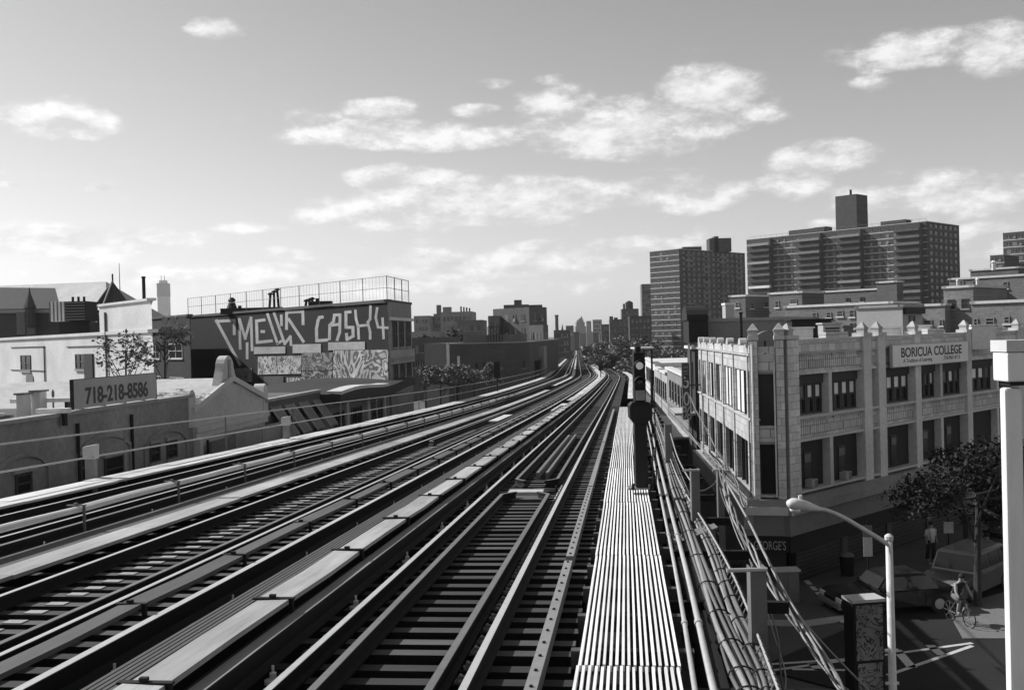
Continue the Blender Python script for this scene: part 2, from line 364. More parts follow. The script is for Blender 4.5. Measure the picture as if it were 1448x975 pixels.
# ------------------------------------------------------------------ elevated viaduct
T = {'right': 4.26, 'middle': -.02, 'left': -4.15}
Yall = stations(-9, 1150)
via = thing('viaduct', 'black steel elevated railway viaduct curving away down the avenue', 'viaduct', (PT(0,0,0).x, 0, 0))
for t in (-4.9, -3.4, -.78, .74, 3.5, 5.02):
    B().sweep(Yall, [(t-.17,-1.35),(t+.17,-1.35),(t+.17,-.48),(t-.17,-.48)]).build('girder', RUST, via)
for t in (-6.85, 7.05):
    B().sweep(Yall, [(t-.12,-1.5),(t+.12,-1.5),(t+.12,-.16),(t-.12,-.16)]).build('edge_girder', RUST, via)
cbm = B().box(-7.6,7.8,-.25,.25,-2.3,-1.36).build('cross_beam', RUST, via, local=True); cbm.matrix_local = Matrix.Translation(-ORG[via.name]) @ Matrix.Translation(PT(-6,0,0)) @ Matrix.Rotation(head(0),4,'Z')
colm = None; Y = -6
while Y < 420:
    M = Matrix.Translation(PT(Y,0,0)) @ Matrix.Rotation(head(Y),4,'Z')
    if Y > -5: inst(cbm, 'cross_beam', via, M)
    for t in (-7.1, 7.3):
        p = PT(Y,t,0); h = p.z-1.4-G(p.y)
        c = B(Matrix.Translation((p.x,p.y,G(p.y)-.1)) @ Matrix.Rotation(head(Y),4,'Z'))
        c.box(-.22,.22,-.2,-.16,0,h); c.box(-.22,.22,.16,.2,0,h); c.box(-.03,.03,-.16,.16,0,h); c.box(-.4,.4,-.4,.4,0,.35)
        c.build('column', GREYSTEEL, via)
    Y += 16 if Y < 150 else 32
# lateral bracing planks between the tracks are omitted where the deck is open

def rail_prof(t, top=0.0, w=.072): return [(t-.07,top-.16),(t+.07,top-.16),(t+.07,top-.135),(t+.012,top-.12),(t+.012,top-.045),(t+w/2,top-.035),(t+w/2,top-.006),(t-w/2,top-.006),(t-w/2,top-.035),(t-.012,top-.045),(t-.012,top-.12),(t-.07,top-.135)]
def add_rail(root, t, Ys, head_m, top=0.0, name='rail', w=.072):
    r = B().sweep(Ys, rail_prof(t, top, w)).build(name, RUST, root)
    B().sweep(Ys, [(t-w/2+.004,top-.02),(t+w/2-.004,top-.02),(t+w/2-.004,top),(t-w/2+.004,top)]).build('rail_head', head_m, r)
    return r
NTIE = 165; DY = .405
tie_cache = {}
def make_track(key, label, x0, x1):
    tc = T[key]; root = thing('railway_track', label, 'railway track', PT(0,tc,-.37), 'tracks on the viaduct')
    for s in (-1, 1): add_rail(root, tc+s*.755, Yall, RAILHEAD)
    rnd = random.Random(len(key)); k = 0; Y = -1.0; far = B()
    while Y < 700:
        var = (k % 4)
        a = x0+(0 if k % 2 else .5)*(1 if key != 'left' else 0); b = x1
        if k < NTIE:
            ck = (key, k % 2, rnd.randint(0, 2))
            M = Matrix.Translation(PT(Y, tc, -.16)+Vector((0,0,rnd.uniform(-.012,.008)))) @ Matrix.Rotation(head(Y)+rnd.uniform(-.012,.012),4,'Z') @ Matrix.Rotation(math.atan(-.034),4,'X')
            if ck not in tie_cache:
                g = B().box(a-tc+rnd.uniform(-.06,.05), b-tc+rnd.uniform(-.06,.06), -.088+rnd.uniform(-.01,.01), .085, -.21, 0)
                tie_cache[ck] = two_tone(g.build('tie', TIE, root, local=True), TIE_SIDE); o = tie_cache[ck]
                o.matrix_local = Matrix.Translation(-ORG[root.name]) @ M
            else: o = inst(tie_cache[ck], 'tie', root, M)
            if key == 'right' and 14 < k < 75:
                for cx_ in (.755-.11, -.755-.12):
                    Mc = M @ Matrix.Translation((cx_, 0, 0)) @ Matrix.Rotation(rnd.uniform(-.3,.3),4,'Z')
                    if 'clip' not in tie_cache:
                        g = B(); g.box(-.06,.05,-.05,.05,0,.02); g.tube([(-.05,-.03,.02),(-.02,-.03,.06),(.03,-.02,.05),(.05,.01,.02)], .012, 5); g.lathe([(.02,.02),(.02,.05),(.01,.06)], 6, (-.02,.03,0))
                        tie_cache['clip'] = g.build('rail_clip', mat('bright_plate', .34, .5, .3, 20, .1, metal=.3), root, local=True); tie_cache['clip'].matrix_local = Matrix.Translation(-ORG[root.name]) @ Mc
                    else: inst(tie_cache['clip'], 'rail_clip', root, Mc)
            if key == 'middle' and 20 < k < 110:
                if 'plate' not in tie_cache:
                    g = B().box(-.36,-.14,-.07,.07,0,.012)
                    tie_cache['plate'] = g.build('tie_plate', mat('bright_plate', .34, .5, .3, 20, .1, metal=.3), o, local=True); pl = tie_cache['plate']
                else:
                    pl = bpy.data.objects.new('tie_plate', tie_cache['plate'].data); C.objects.link(pl); pl.parent = o
        else:
            far.ext([PT(Y-.1,a,-.36), PT(Y-.1,b,-.36), PT(Y+.1,b,-.36), PT(Y+.1,a,-.36)], (0,0,.2))
        k += 1; Y += DY*(.99 if Y < 62 else (1 if Y < 160 else 1.5))*rnd.uniform(.93,1.07)
    tag(two_tone(far.build('tie', TIE, root), TIE_SIDE), kind='stuff')
    return root
tr = make_track('right', 'nearest railway track, beside the pale slatted walkway, with inner guard rails', 2.75, 5.82)
tm = make_track('middle', 'middle railway track between the other two, with plates on its ties', -1.75, 1.75)
tl = make_track('left', 'farthest railway track, in shade behind the white third rail cover', -5.75, -2.6)
def guard(root, t, a, b, flare):
    Ys = [y for y in stations(-9, 1150) if a+.6 < y < b-.6]; Ys = [a, a+.35]+Ys+[b-.35, b]
    bend = lambda Y: (flare*.22 if Y in (a, b) else 0)
    g = B().sweep(Ys, lambda Y: rail_prof(t+bend(Y), .01, .07)).build('guard_rail', RUST, root)
    B().sweep(Ys, lambda Y: [(t+bend(Y)-.033,-.01),(t+bend(Y)+.033,-.01),(t+bend(Y)+.033,.012),(t+bend(Y)-.033,.012)]).build('rail_head', GUARDTOP, g)
guard(tr, 4.76, -8, 20.0, -1); guard(tr, 3.86, -8, 20.0, 1); guard(tr, 4.76, 21.9, 130, -1); guard(tr, 3.86, 21.9, 130, 1)
guard(tm, .52, -8, 140, -1); guard(tm, -.53, 34, 140, 1); guard(tl, -3.65, -8, 140, -1)
# steel angle bolted to the tie ends of the near track, in lengths
bolt_src = None
for a, b in ((-8,6.0),(6.05,13.2),(13.5,21.0),(21.1,33),(33.2,58)):
    Ys = [a]+[y for y in stations(-8,60) if a < y < b]+[b]
    o = B().sweep(Ys, [(5.475,-.155),(5.575,-.155),(5.575,-.02),(5.475,-.02)]).build('guard_timber', mat('guard_angle', .22, .6, .25, 8, .1), tr)
    if b < 22:
        Y = max(a, 4.5)+.15
        while Y < b:
            M = Matrix.Translation(PT(Y,5.525,-.018)) @ Matrix.Rotation(head(Y),4,'Z')
            if bolt_src is None:
                bolt_src = B().lathe([(.016,-.01),(.016,.012),(.009,.016)], 6).build('bolt', BLACKSTEEL, o, local=True); bolt_src.matrix_local = Matrix.Translation(-ORG[o.name]) @ M
            else: inst(bolt_src, 'bolt', o, M)
            Y += .405
# track-side bits between the rails: trip stop box and short inspection rails
ts = thing('train_stop', 'pale flat train stop box between the near rails, at the break of the guard rails', 'train stop', PT(20.9,4.3,-.16))
M = Matrix.Translation(PT(20.9,4.3,-.16)) @ Matrix.Rotation(head(20),4,'Z')
B(M).box(-.42,.3,-.5,-.15,0,.13).build('box', mat('weathered_cover', .4, .7, .3, 6, .2), ts, bevel=.02)
B(M).box(-.36,.4,-1.1,-.65,0,.08).build('plate', GREYBOARD, ts)
g = B(M); g.cyl((.3,-.3,.08),(.55,-.3,.1),.03); g.cyl((.55,-.3,.1),(.55,-.3,.22),.025); g.build('arm', BLACKSTEEL, ts)
g = B(M); g.cyl((-.42,-.3,.05),(-.62,-.3,.05),.05); g.build('crank', RUST, ts)
for n_, (a, b, t) in {'left':(23.6,36.5,4.2), 'right':(23.6,36.8,4.42)}.items():
    Ys = [a]+[y for y in stations(0,60) if a < y < b]+[b]
    o = B().sweep(Ys, [(t-.035,-.16),(t+.035,-.16),(t+.035,.0),(t-.035,.0)]).build('inspection_rail', GUARDTOP)
    tag(o, 'short loose rail lying between the near rails, the %s of the pair' % n_, 'rail', 'short loose rails')

# ------------------------------------------------------------------ third rails
GREYBOARD_L = mat('grey_board_pale', .23, .85, .3, 9, .25, stretch=(1, .12, 1), ang=-.115)
def third_rail(label, t, ct0, ct1, cdz, cm, top, rail_m, side, step=2.55, y0=-8, yend=1100, thick=.045, rounded=False, wr=.09):
    root = thing('third_rail', label, 'third rail', PT(0,t,-.16), 'third rails with protection boards')
    Ys = stations(y0, yend)
    r = B().sweep(Ys, [(t-.06,-.12),(t+.06,-.12),(t+.02,-.05),(t+wr/2,top-.03),(t+wr/2,top-.006),(t-wr/2,top-.006),(t-wr/2,top-.03),(t-.02,-.05)]).build('conductor_rail', RUST, root)
    B().sweep(Ys, [(t-wr/2+.004,top-.015),(t+wr/2-.004,top-.015),(t+wr/2-.004,top),(t-wr/2+.004,top)]).build('rail_head', rail_m, r)
    def prof(dy=0):
        if rounded:
            c = (ct0+ct1)/2; w = (ct1-ct0)/2
            return [(c+w*math.cos(a), cdz-w*.8+w*.8*math.sin(a)) for a in [math.pi*k/8 for k in range(9)]]
        return [(ct0,cdz-thick),(ct1,cdz-thick),(ct1,cdz),(ct0,cdz)]
    Y = y0; k = 0; rnd = random.Random(int(t*100))
    br = None; ins = None
    while Y < 75:
        e = Y+step
        j_ = {q: (rnd.uniform(-.012,.012), rnd.uniform(-.01,.01)) for q in (Y+.006,(Y+e)/2,e-.006)}
        o = B().sweep([Y+.006,(Y+e)/2,e-.006], lambda q: [(t_+j_[q][0]*(not rounded), z_+j_[q][1]+(.01 if (t_ > (ct0+ct1)/2) == (k % 2 == 0) else 0)) for t_, z_ in prof()]).build('cover_board', cm, root); k += 1
        if e > 3:
            M = Matrix.Translation(PT(e,t,0)) @ Matrix.Rotation(head(e),4,'Z')
            if br is None:
                g = B(); cx = (ct0+ct1)/2-t
                g.box(cx-(ct1-ct0)/2-.05, cx+(ct1-ct0)/2+.05, -.028, .028, cdz+.002, cdz+.02)
                hb = .022 if not rounded else .014
                g.box(cx+side*((ct1-ct0)/2+.02)-.02, cx+side*((ct1-ct0)/2+.02)+.02, -hb, hb, -.17, cdz)
                g.box(cx-.04, cx+.02, -.02,.02, cdz+.025, cdz+.05)
                br = g.build('bracket', RUST if not rounded else GREYSTEEL, root, local=True); br.matrix_local = Matrix.Translation(-ORG[root.name]) @ M
            else: inst(br, 'bracket', root, M)
            M2 = Matrix.Translation(PT(e-1.2,t+side*.17,-.16)) @ Matrix.Rotation(head(e),4,'Z')
            if e < 45:
                if ins is None:
                    g = B(); g.lathe([(.075,0),(.075,.03),(.03,.045),(.03,.09),(.012,.1),(.012,.15)], 10); g.box(-.02,.02,-.1,.1,.0,.02)
                    ins = g.build('insulator', PORCELAIN, root, local=True); ins.matrix_local = Matrix.Translation(-ORG[root.name]) @ M2
                else: inst(ins, 'insulator', root, M2)
        Y = e
    B().sweep([y for y in [75]+stations(80, yend)], prof()).build('cover_board', cm, root)
    return root
third_rail('third rail of the near track under a broad pale cover board', 3.14, 2.73, 3.04, .26, COVERB, .14, GREYBOARD_L, 1, wr=.14)
third_rail('third rail of the middle track under a dark brown cover board', 1.74, 1.32, 1.55, .2, GREYBOARD, .12, mat('sky_lit_rail', .45, .6, .2, 9, .05, blotch=.2), 1)  # pale head colour stands in for sky light on the steel
third_rail('third rail of the far track under a rounded white cover', -2.62, -2.74, -2.52, .36, COVER, .08, GUARDTOP, 1, step=3.4, rounded=True)
bpy.context.view_layer.update()

# ------------------------------------------------------------------ walkways
wk = thing('slatted_walkway', 'walkway of pale narrow slats along the right edge of the viaduct', 'walkway', PT(2,6.2,-.1))
ns = 17; w0, w1 = 5.86, 6.70; pitch = (w1-w0)/ns
for a, b, jog in ((1.6, 5.0, .004), (5.02, 8.55, 0), (8.58, 13.2, .012), (13.22, 18.05, .008), (18.08, 24, 0), (24.02, 31, .006), (31.02, 40, 0), (40.03, 59, .006)):
    Ys = [a]+[y for y in stations(0,60) if a+.3 < y < b-.3]+[b]
    for i in range(ns):
        t = w0+i*pitch+jog; e = random.uniform(-.03,.03); ys = [Ys[0]+abs(e)*.3]+Ys[1:-1]+[Ys[-1]-abs(e)*.3]
        z = .05+random.uniform(-.004,.004)
        wob = {y: (random.uniform(-.002,.002), random.uniform(-.003,.003)) for y in ys}; sw_ = pitch*random.uniform(.42,.48)
        B().sweep(ys, lambda Y, t=t, z=z, wob=wob, sw_=sw_: [(t+wob[Y][0],z+wob[Y][1]-.05),(t+wob[Y][0]+sw_,z+wob[Y][1]-.05),(t+wob[Y][0]+sw_,z+wob[Y][1]),(t+wob[Y][0],z+wob[Y][1])]).build('slat', SLAT, wk)
Y = 2.0; sb = None
while Y < 59:
    M = Matrix.Translation(PT(Y,6.28,0)) @ Matrix.Rotation(head(Y),4,'Z')
    if sb is None:
        sb = B().box(-.5,.55,-.05,.05,-.16,-.005).build('joist', DARKBOARD, wk, local=True); sb.matrix_local = Matrix.Translation(-ORG[wk.name]) @ M
    else: inst(sb, 'joist', wk, M)
    Y += 1.2
B().sweep(stations(1.6,60), [(5.8,-.4),(6.8,-.4),(6.8,-.3),(5.8,-.3)]).build('stringer', RUST, wk)

def plank_walk(name, label, cat, segs, t0, t1, dz, m, n=2, y_end=60, plank=3.6, parent=None, rest=None, wob=.012):
    root = thing(name, label, cat, PT(max(segs[0],2), (t0+t1)/2, dz-.06))
    a = segs[0]; rnd = random.Random(int(t0*1000)); w = (t1-t0)/n
    while a < y_end:
        for i in range(n):
            l = plank*rnd.uniform(.9,1.1); z = dz+rnd.uniform(-wob,wob); b = a+plank
            sh = rnd.uniform(-.01,.01)
            sh += rnd.uniform(-.008,.008); B().sweep([a+.01,(a+b)/2,b-.01], [(t0+i*w+.006+sh,z-.05),(t0+(i+1)*w-.006+sh,z-.05),(t0+(i+1)*w-.006+sh,z),(t0+i*w+.006+sh,z)]).build('plank', m, root)
        a += plank
    if segs[1] > y_end:
        B().sweep([a]+[y for y in stations(-9,1150) if a+.5 < y < segs[1]]+[segs[1]], rest or [(t0,dz-.05),(t1,dz-.05),(t1,dz),(t0,dz)]).build('plank_run', m, root)
    return root
plank_walk('plank_walkway', 'pale plank walkway along the left edge of the viaduct', 'walkway', (-6, 1100), -6.6, -5.72, .0, BOARD, n=3, y_end=70)
plank_walk('plank_walkway', 'pale single board walkway between the far and the middle track', 'walkway', (-6, 96), -1.70, -1.22, .04, COVERB, n=1, y_end=60)
o = B().sweep(stations(-6, 62), [(-2.42,-.1),(-1.74,-.1),(-1.74,-.04),(-2.42,-.04)]).build('deck_sheet', mat('deck_felt', .1, .9, .3, 14, .2, blotch=.3)); tag(o, 'grey felt deck strip beside the white third rail cover', 'deck strip')
stp = thing('striped_walkway', 'narrow walkway of five dark boards between the two nearer third rails', 'walkway', PT(3,2.3,-.1))
for i in range(5):
    t = 2.46+i*.05
    B().sweep(stations(-4,58), [(t,.2),(t+.034,.2),(t+.034,.25),(t,.25)]).build('board', GREYBOARD, stp)
# the walkways between and beside the tracks further on, where the line bends
plank_walk('plank_walkway', 'pale walkway between the middle and the near track at the far bend', 'walkway', (72, 1100), 1.85, 2.75, .0, BOARD, n=2, y_end=100, plank=6)
plank_walk('plank_walkway', 'pale walkway on the right edge of the viaduct at the far bend', 'walkway', (74, 1100), 6.3, 7.05, .0, BOARD, n=2, y_end=100, plank=6)
plank_walk('plank_walkway', 'pale walkway left of the middle track far down the line', 'walkway', (110, 1100), -2.3, -1.75, .0, BOARD, n=2, y_end=130, plank=6)
o = B().sweep([57,63,67], [(1.9,-.05),(2.5,-.05),(2.5,.0),(1.9,.0)]).build('loose_board', BOARD); tag(o, 'pale board lying between the middle and near tracks before the bend', 'board')
o = B().sweep([47,50,53], [(-.25,-.05),(.2,-.05),(.2,.0),(-.25,.0)]).build('loose_board', BOARD); tag(o, 'short pale board lying inside the middle track', 'board')

# ------------------------------------------------------------------ left handrail
hr = thing('handrail', 'two-bar grey handrail along the left walkway', 'handrail', PT(10,-6.68,-.1))
for dz, r in ((1.1,.022),(.52,.022)):
    B().tube([PT(Y,-6.68,dz) for Y in stations(4,420)], r, 6).build('rail_bar', PIPE, hr)
Y = 12.0; ps = None
while Y < 200:
    M = Matrix.Translation(PT(Y,-6.7,-.3)) @ Matrix.Rotation(head(Y),4,'Z')
    if ps is None:
        ps = B().box(-.02,.02,-.02,.02,0,1.42).build('post', GREYSTEEL, hr, local=True); ps.matrix_local = Matrix.Translation(-ORG[hr.name]) @ M
    else: inst(ps, 'post', hr, M)
    Y += 6.5 if Y < 50 else 2.6
hr2 = thing('handrail', 'grey handrail with thin posts along the right edge at the bend', 'handrail', PT(62,7.15,-.1))
for dz in (1.05,.5): B().tube([PT(Y,7.15,dz) for Y in stations(60,420)], .022, 6).build('rail_bar', GREYSTEEL, hr2)
Y = 62
while Y < 240:
    inst(ps, 'post', hr2, Matrix.Translation(PT(Y,7.15,-.3)) @ Matrix.Rotation(head(Y),4,'Z')); Y += 2.8
for x, y0, y1, Y, lab in ((128,628,682,23.5,'pale concrete post at the left walkway before the low brick building'),
                     (404,588,620,36.5,'pale concrete post at the left walkway before the sloping awnings')):
    p = PT(Y,-6.95,0); k = ray(x, y0); YY = p.y; P = Vector((k.x*YY, YY, 0)); ztop = H+k.z*YY
    rt_ = thing('concrete_post', lab, 'post', (P.x,P.y,ztop-1.6), 'posts at the left walkway')
    B(Matrix.Translation((P.x,P.y,ztop-1.6))).box(-.11,.11,-.1,.1,0,1.25).build('shaft', mat('grey_concrete', .25, .9, .25, 6, .2), rt_)
    B(Matrix.Translation((P.x,P.y,ztop-.35))).loft([[(-.15,-.12,0),(.15,-.12,0),(.15,.12,0),(-.15,.12,0)],[(-.15,-.12,.3),(.16,-.12,.35),(.16,.12,.35),(-.15,.12,.3)]]).build('cap', COPE, rt_)

# ------------------------------------------------------------------ conduits, cables and posts along the right edge
def px_path(pts, dz, step=1):
    out = []
    for x, y in pts:
        Y, t = hit(x, y, dz); d = ray(x, y); out.append(Vector((d.x*Y, Y, H+d.z*Y)))
    return out
def smooth_path(p, n=6):
    out = []
    for i in range(len(p)-1):
        p0 = p[max(i-1,0)]; p1 = p[i]; p2 = p[i+1]; p3 = p[min(i+2,len(p)-1)]
        for k in range(n):
            u = k/n
            out.append(.5*((2*p1)+(p2-p0)*u+(2*p0-5*p1+4*p2-p3)*u*u+(3*p1-p0-3*p2+p3)*u**3))
    return out+[p[-1]]
pipes = [([(986,1000),(980,957),(954,800),(930,680),(914,600),(908,574)], .022, 'thin grey conduit pipe nearest the slatted walkway'),
         ([(1017,1000),(1005,957),(969,800),(938,680),(919,600),(911,574)], .029, 'thick grey conduit pipe, second from the slatted walkway')]
for pts, r, lab in pipes:
    path = smooth_path(px_path(pts, -.02))
    root = thing('conduit', lab, 'conduit', tuple(path[0]), 'conduits along the walkway')
    B().tube(path, r, 10).build('pipe', PIPE, root, smooth=True)
    for k in range(4, len(path)-2, 5):
        d = (path[k+1]-path[k]).normalized(); B().cyl(path[k]-d*.05, path[k]+d*.05, r*1.35, 10).build('coupling', PIPE, root)
Y = 5.5; kk = 0
while Y < 60:
    p = PT(Y,7.0,-.14); M = Matrix.Translation(p) @ Matrix.Rotation(head(Y),4,'Z')
    Y += 2.9; kk += 1
    B(M).box(-.3,.95,-.04,.04,-.06,.06).build('outrigger', RUST, via)
# bundled cables on the brackets
bund = [([(1068,1010),(1050,957),(1002,832),(966,730),(950,675),(932,615),(921,580)], -.12, 9, .023, .08, 'fat bundle of tied grey cables on the brackets right of the conduits'),
        ([(1094,1010),(1078,957),(1035,850),(1012,790),(982,720),(962,675),(938,612),(924,578)], -.08, 6, .022, .06, 'slimmer bundle of grey cables sagging outside the fat bundle')]
for pts, dz, n, r, R0, lab in bund:
    path = smooth_path(px_path(pts, dz)); root = thing('cable_bundle', lab, 'cables', tuple(path[0]), 'cable bundles along the right edge')
    for c in range(n):
        a0 = c*2*math.pi/n; pp = []
        for i, p in enumerate(path):
            a = a0+.35*math.sin(i*.5+c); rr = R0*(1+.15*math.sin(i*.9+c*2)) if c else .01
            pp.append(p+Vector((math.cos(a)*rr, 0, math.sin(a)*rr*.75)))
        B().tube(pp, r*random.uniform(.8,1.15), 6).build('cable', CABLE2 if c % 3 == 0 else CABLE, root, smooth=True)
    for i in range(2, len(path)-2, 2):
        d = (path[i+1]-path[i]).normalized(); a = d.cross(Vector((0,0,1))).normalized(); b = d.cross(a)
        ring = [path[i]+(a*math.cos(k*math.pi/6)*1.45+b*math.sin(k*math.pi/6)*1.15)*R0 for k in range(13)]
        B().tube(ring, .008, 4).build('cable_tie', BLACKSTEEL, root)
mp = smooth_path(px_path([(1112,1010),(1094,957),(1040,820),(1000,745),(966,690),(945,640),(925,578)], .05), 14)
root = thing('messenger_wire', 'pale messenger wire with a row of lashing hooks above the cable bundles', 'wire', tuple(mp[0]))
B().tube(mp, .012, 5).build('wire', PIPE, root)
for i in range(1, len(mp)-1, 1):
    p = mp[i]; B().tube([p+Vector((0,0,.03)), p+Vector((.03,0,-.02)), p+Vector((0,0,-.05)), p+Vector((-.04,0,-.13))], .008, 4).build('hook', GREYSTEEL, root)
# upright steel posts outside the girder
def edge_post(xc, w, ytop, Y, lab, arm=None, base=-.9):
    p = at(xc, ytop, Y); zb = H-DR(Y)+base; hw = w/2*Y/F
    root = thing('steel_post', lab, 'post', (p.x,p.y,zb), 'posts outside the girder')
    g = B(); g.box(p.x-hw,p.x+hw,Y-.006,Y+.006,zb,p.z); g.box(p.x-hw,p.x-hw+.012,Y+.007,Y+.13,zb,p.z); g.box(p.x+hw-.012,p.x+hw,Y+.007,Y+.13,zb,p.z); g.build('channel', GREYSTEEL, root)
    B().box(p.x-hw-.04,p.x+hw+.04,Y-.05,Y+.18,zb-.05,zb-.002).build('foot_plate', RUST, root)
    if arm: B().cyl((p.x-arm,Y-.03,p.z-.01),(p.x+hw,Y-.03,p.z-.01),.018,8).build('arm', PIPE, root)
    return p
edge_post(1072, 23, 802, 8.6, 'wide grey steel post nearest the camera, outside the cable bundles', arm=.28, base=-1.2)
edge_post(983, 12, 663, 15.8, 'narrow grey steel post beyond the cable bundles, in front of the college', arm=.2, base=-1.2)
edge_post(1019, 9, 663, 17.5, 'thin dark steel post hung with cables, in front of the college windows', arm=.15, base=-2.2)
edge_post(945, 10, 600, 25, 'small grey steel post far along the right edge', arm=None, base=-1.0)
jb = at(978, 745, 14.5)
root = thing('junction_box', 'grey sheet-metal box with a sloped lid under the cable bundles', 'junction box', (jb.x,jb.y,jb.z-1.1))
g = B(); g.ext([(jb.x-.3,jb.y,jb.z-.5),(jb.x+.35,jb.y,jb.z-.5),(jb.x+.35,jb.y,jb.z-.05),(jb.x-.3,jb.y,jb.z-.28)], (0,.5,0)); g.build('casing', GREYSTEEL, root)
g = B(); g.ext([(jb.x-.32,jb.y-.03,jb.z-.28),(jb.x+.38,jb.y-.03,jb.z-.03),(jb.x+.38,jb.y-.03,jb.z),(jb.x-.32,jb.y-.03,jb.z-.25)], (0,.3,0)); g.build('lid', GREYSTEEL, root)
B().box(jb.x-.05,jb.x+.05,jb.y+.1,jb.y+.3,jb.z-1.1,jb.z-.51).build('stand', GREYSTEEL, root)
# cables strung out to the street side
def strung(lab, pts, n, r, spread, m=CABLE, grp='cables strung over the street'):
    P = smooth_path([at(x, y, Y) for x, y, Y in pts], 8); root = thing('strung_cable', lab, 'cable', tuple(P[0]), grp)
    for c in range(n):
        B().tube([p+Vector((math.cos(c*2.1+i*.55)*spread, 0, math.sin(c*2.1+i*.55)*spread)) for i, p in enumerate(P)], r, 5).build('cable', m if c % 2 else CABLE2, root, smooth=True)
strung('twisted cable bundle hanging from the thin post down to the lower right', [(1019,664,17.5),(1035,720,15),(1062,775,13.2),(1105,850,11.2),(1180,957,9.2),(1215,1000,8.6)], 4, .014, .035)
strung('smooth cable bending outward beside the twisted bundle', [(1022,672,17.5),(1058,735,15.5),(1085,790,13.6),(1120,855,11.6),(1172,935,10),(1190,975,9.4)], 1, .02, .0, PIPE)
strung('thin cable dropping steeply behind the near steel post', [(1019,690,17.5),(1050,770,14),(1084,850,11.6),(1108,957,9.6),(1114,990,9.2)], 2, .009, .025)
strung('pale guy rod slanting from the bundle to the street', [(1130,870,13),(1160,905,12.4),(1215,962,11.4),(1240,985,11)], 1, .012, 0, PIPE)
strung('slack dark cable looping between the posts', [(948,612,25),(960,650,21),(985,690,18.5),(1005,688,18),(1019,672,17.5)], 1, .015, 0)
strung('cable running along the college wall above the shops', [(962,600,34),(985,625,30),(1010,650,25),(1028,665,19.5),(1022,668,17.6)], 3, .012, .03)
strung('lower cable along the college wall with lashings', [(975,560,50),(990,590,44),(1010,628,34),(1040,680,26),(1052,715,20)], 2, .012, .03)

# ------------------------------------------------------------------ signals
def signal(lab, px, ybase, ytop, Y, dzb, scale=1.0, lit=True, grp='track signals'):
    p = at(px, ybase, Y); zt = at(px, ytop, Y).z; h = zt-p.z; x, y, z = p
    root = thing('railway_signal', lab, 'signal', (x,y,z), grp)
    g = B(); g.box(x-.26,x+.2,y-.16,y+.16,z,z+.035); g.build('base_plate', mat('chequer_plate', .22, .6, .3, 12, .2), root)
    for i in (-.2, .14): B().box(x+i,x+i+.05,y-.2,y-.165,z,z+.12).build('bracket', RUST, root)
    w = .115
    B().box(x-w,x+w,y-.14,y+.14,z+.036,z+h*.47).build('pedestal', BLACKSTEEL, root, bevel=.01)
    g = B(); a = z+h*.47+.002
    g.loft([[(x-w,y-.16,a),(x+w,y-.16,a),(x+w,y+.16,a),(x-w,y+.16,a)],[(x-.2,y-.19,a+.12),(x+.2,y-.19,a+.12),(x+.2,y+.19,a+.12),(x-.2,y+.19,a+.12)],
            [(x-.2,y-.19,a+.34),(x+.2,y-.19,a+.34),(x+.2,y+.19,a+.34),(x-.2,y+.19,a+.34)],[(x-.15,y-.16,a+.4),(x+.15,y-.16,a+.4),(x+.15,y+.16,a+.4),(x-.15,y+.16,a+.4)]])
    g.build('relay_case', BLACKSTEEL, root)
    B().box(x-.1,x+.1,y-.12,y+.14,a+.402,z+h-.05).build('head_case', BLACKSTEEL, root, bevel=.015)
    pn = B().box(x-.085,x+.085,y-.215,y-.19,a+.44,a+.62).build('number_plate', mat('plate_white', .24, .5, .4, 25, .05), root)
    zz = a+.78
    while zz < z+h-.12:
        hd = B(Matrix.Translation((x,y-.12,zz)) @ Matrix.Rotation(R(90),4,'X'))
        hd.lathe([(.1,-.02),(.108,.02),(.108,.05),(.085,.05)], 18).build('lens_bezel', BLACKSTEEL, root)
        ho = B(Matrix.Translation((x,y-.17,zz)))
        ho.loft([[(math.cos(t)*.1,0,math.sin(t)*.1),(math.cos(t)*.1,-.16*math.sin(t)**.5 if math.sin(t) > 0 else 0,math.sin(t)*.1),(math.cos(t)*.107,-.16*math.sin(t)**.5 if math.sin(t) > 0 else 0,math.sin(t)*.107),(math.cos(t)*.107,0,math.sin(t)*.107)] for t in [math.pi*k/10 for k in range(11)]])
        ho.build('hood', BLACKSTEEL, root)
        lm = emit('lit_lens', .04, .2) if lit and zz+.3 >= z+h-.12 else mat('dark_lens', .03, .15, .1, 3, 0, spec=.6)
        B(Matrix.Translation((x,y-.172,zz)) @ Matrix.Rotation(R(90),4,'X')).lathe([(.07,0),(.045,.016),(.0001,.02)], 16).build('lens', lm, root, smooth=True)
        zz += .3
    B().cyl((x,y+.05,z+h-.06),(x,y+.05,z+h+.06),.06,8).build('cap', BLACKSTEEL, root)
    g = B()
    for k in range(9): g.cyl((x+.22,y+.1,z+.3+k*.22),(x+.3,y+.1,z+.3+k*.22),.01,4)
    g.cyl((x+.24,y+.1,z+.05),(x+.24,y+.1,z+2.2),.012,5); g.cyl((x+.3,y+.1,z+.05),(x+.3,y+.1,z+2.2),.012,5); tag(g.build('ladder', BLACKSTEEL, root), kind='stuff')
signal('tall black railway signal with one lit lens standing on the slatted walkway', 907, 690, 494, 18.55, .1)
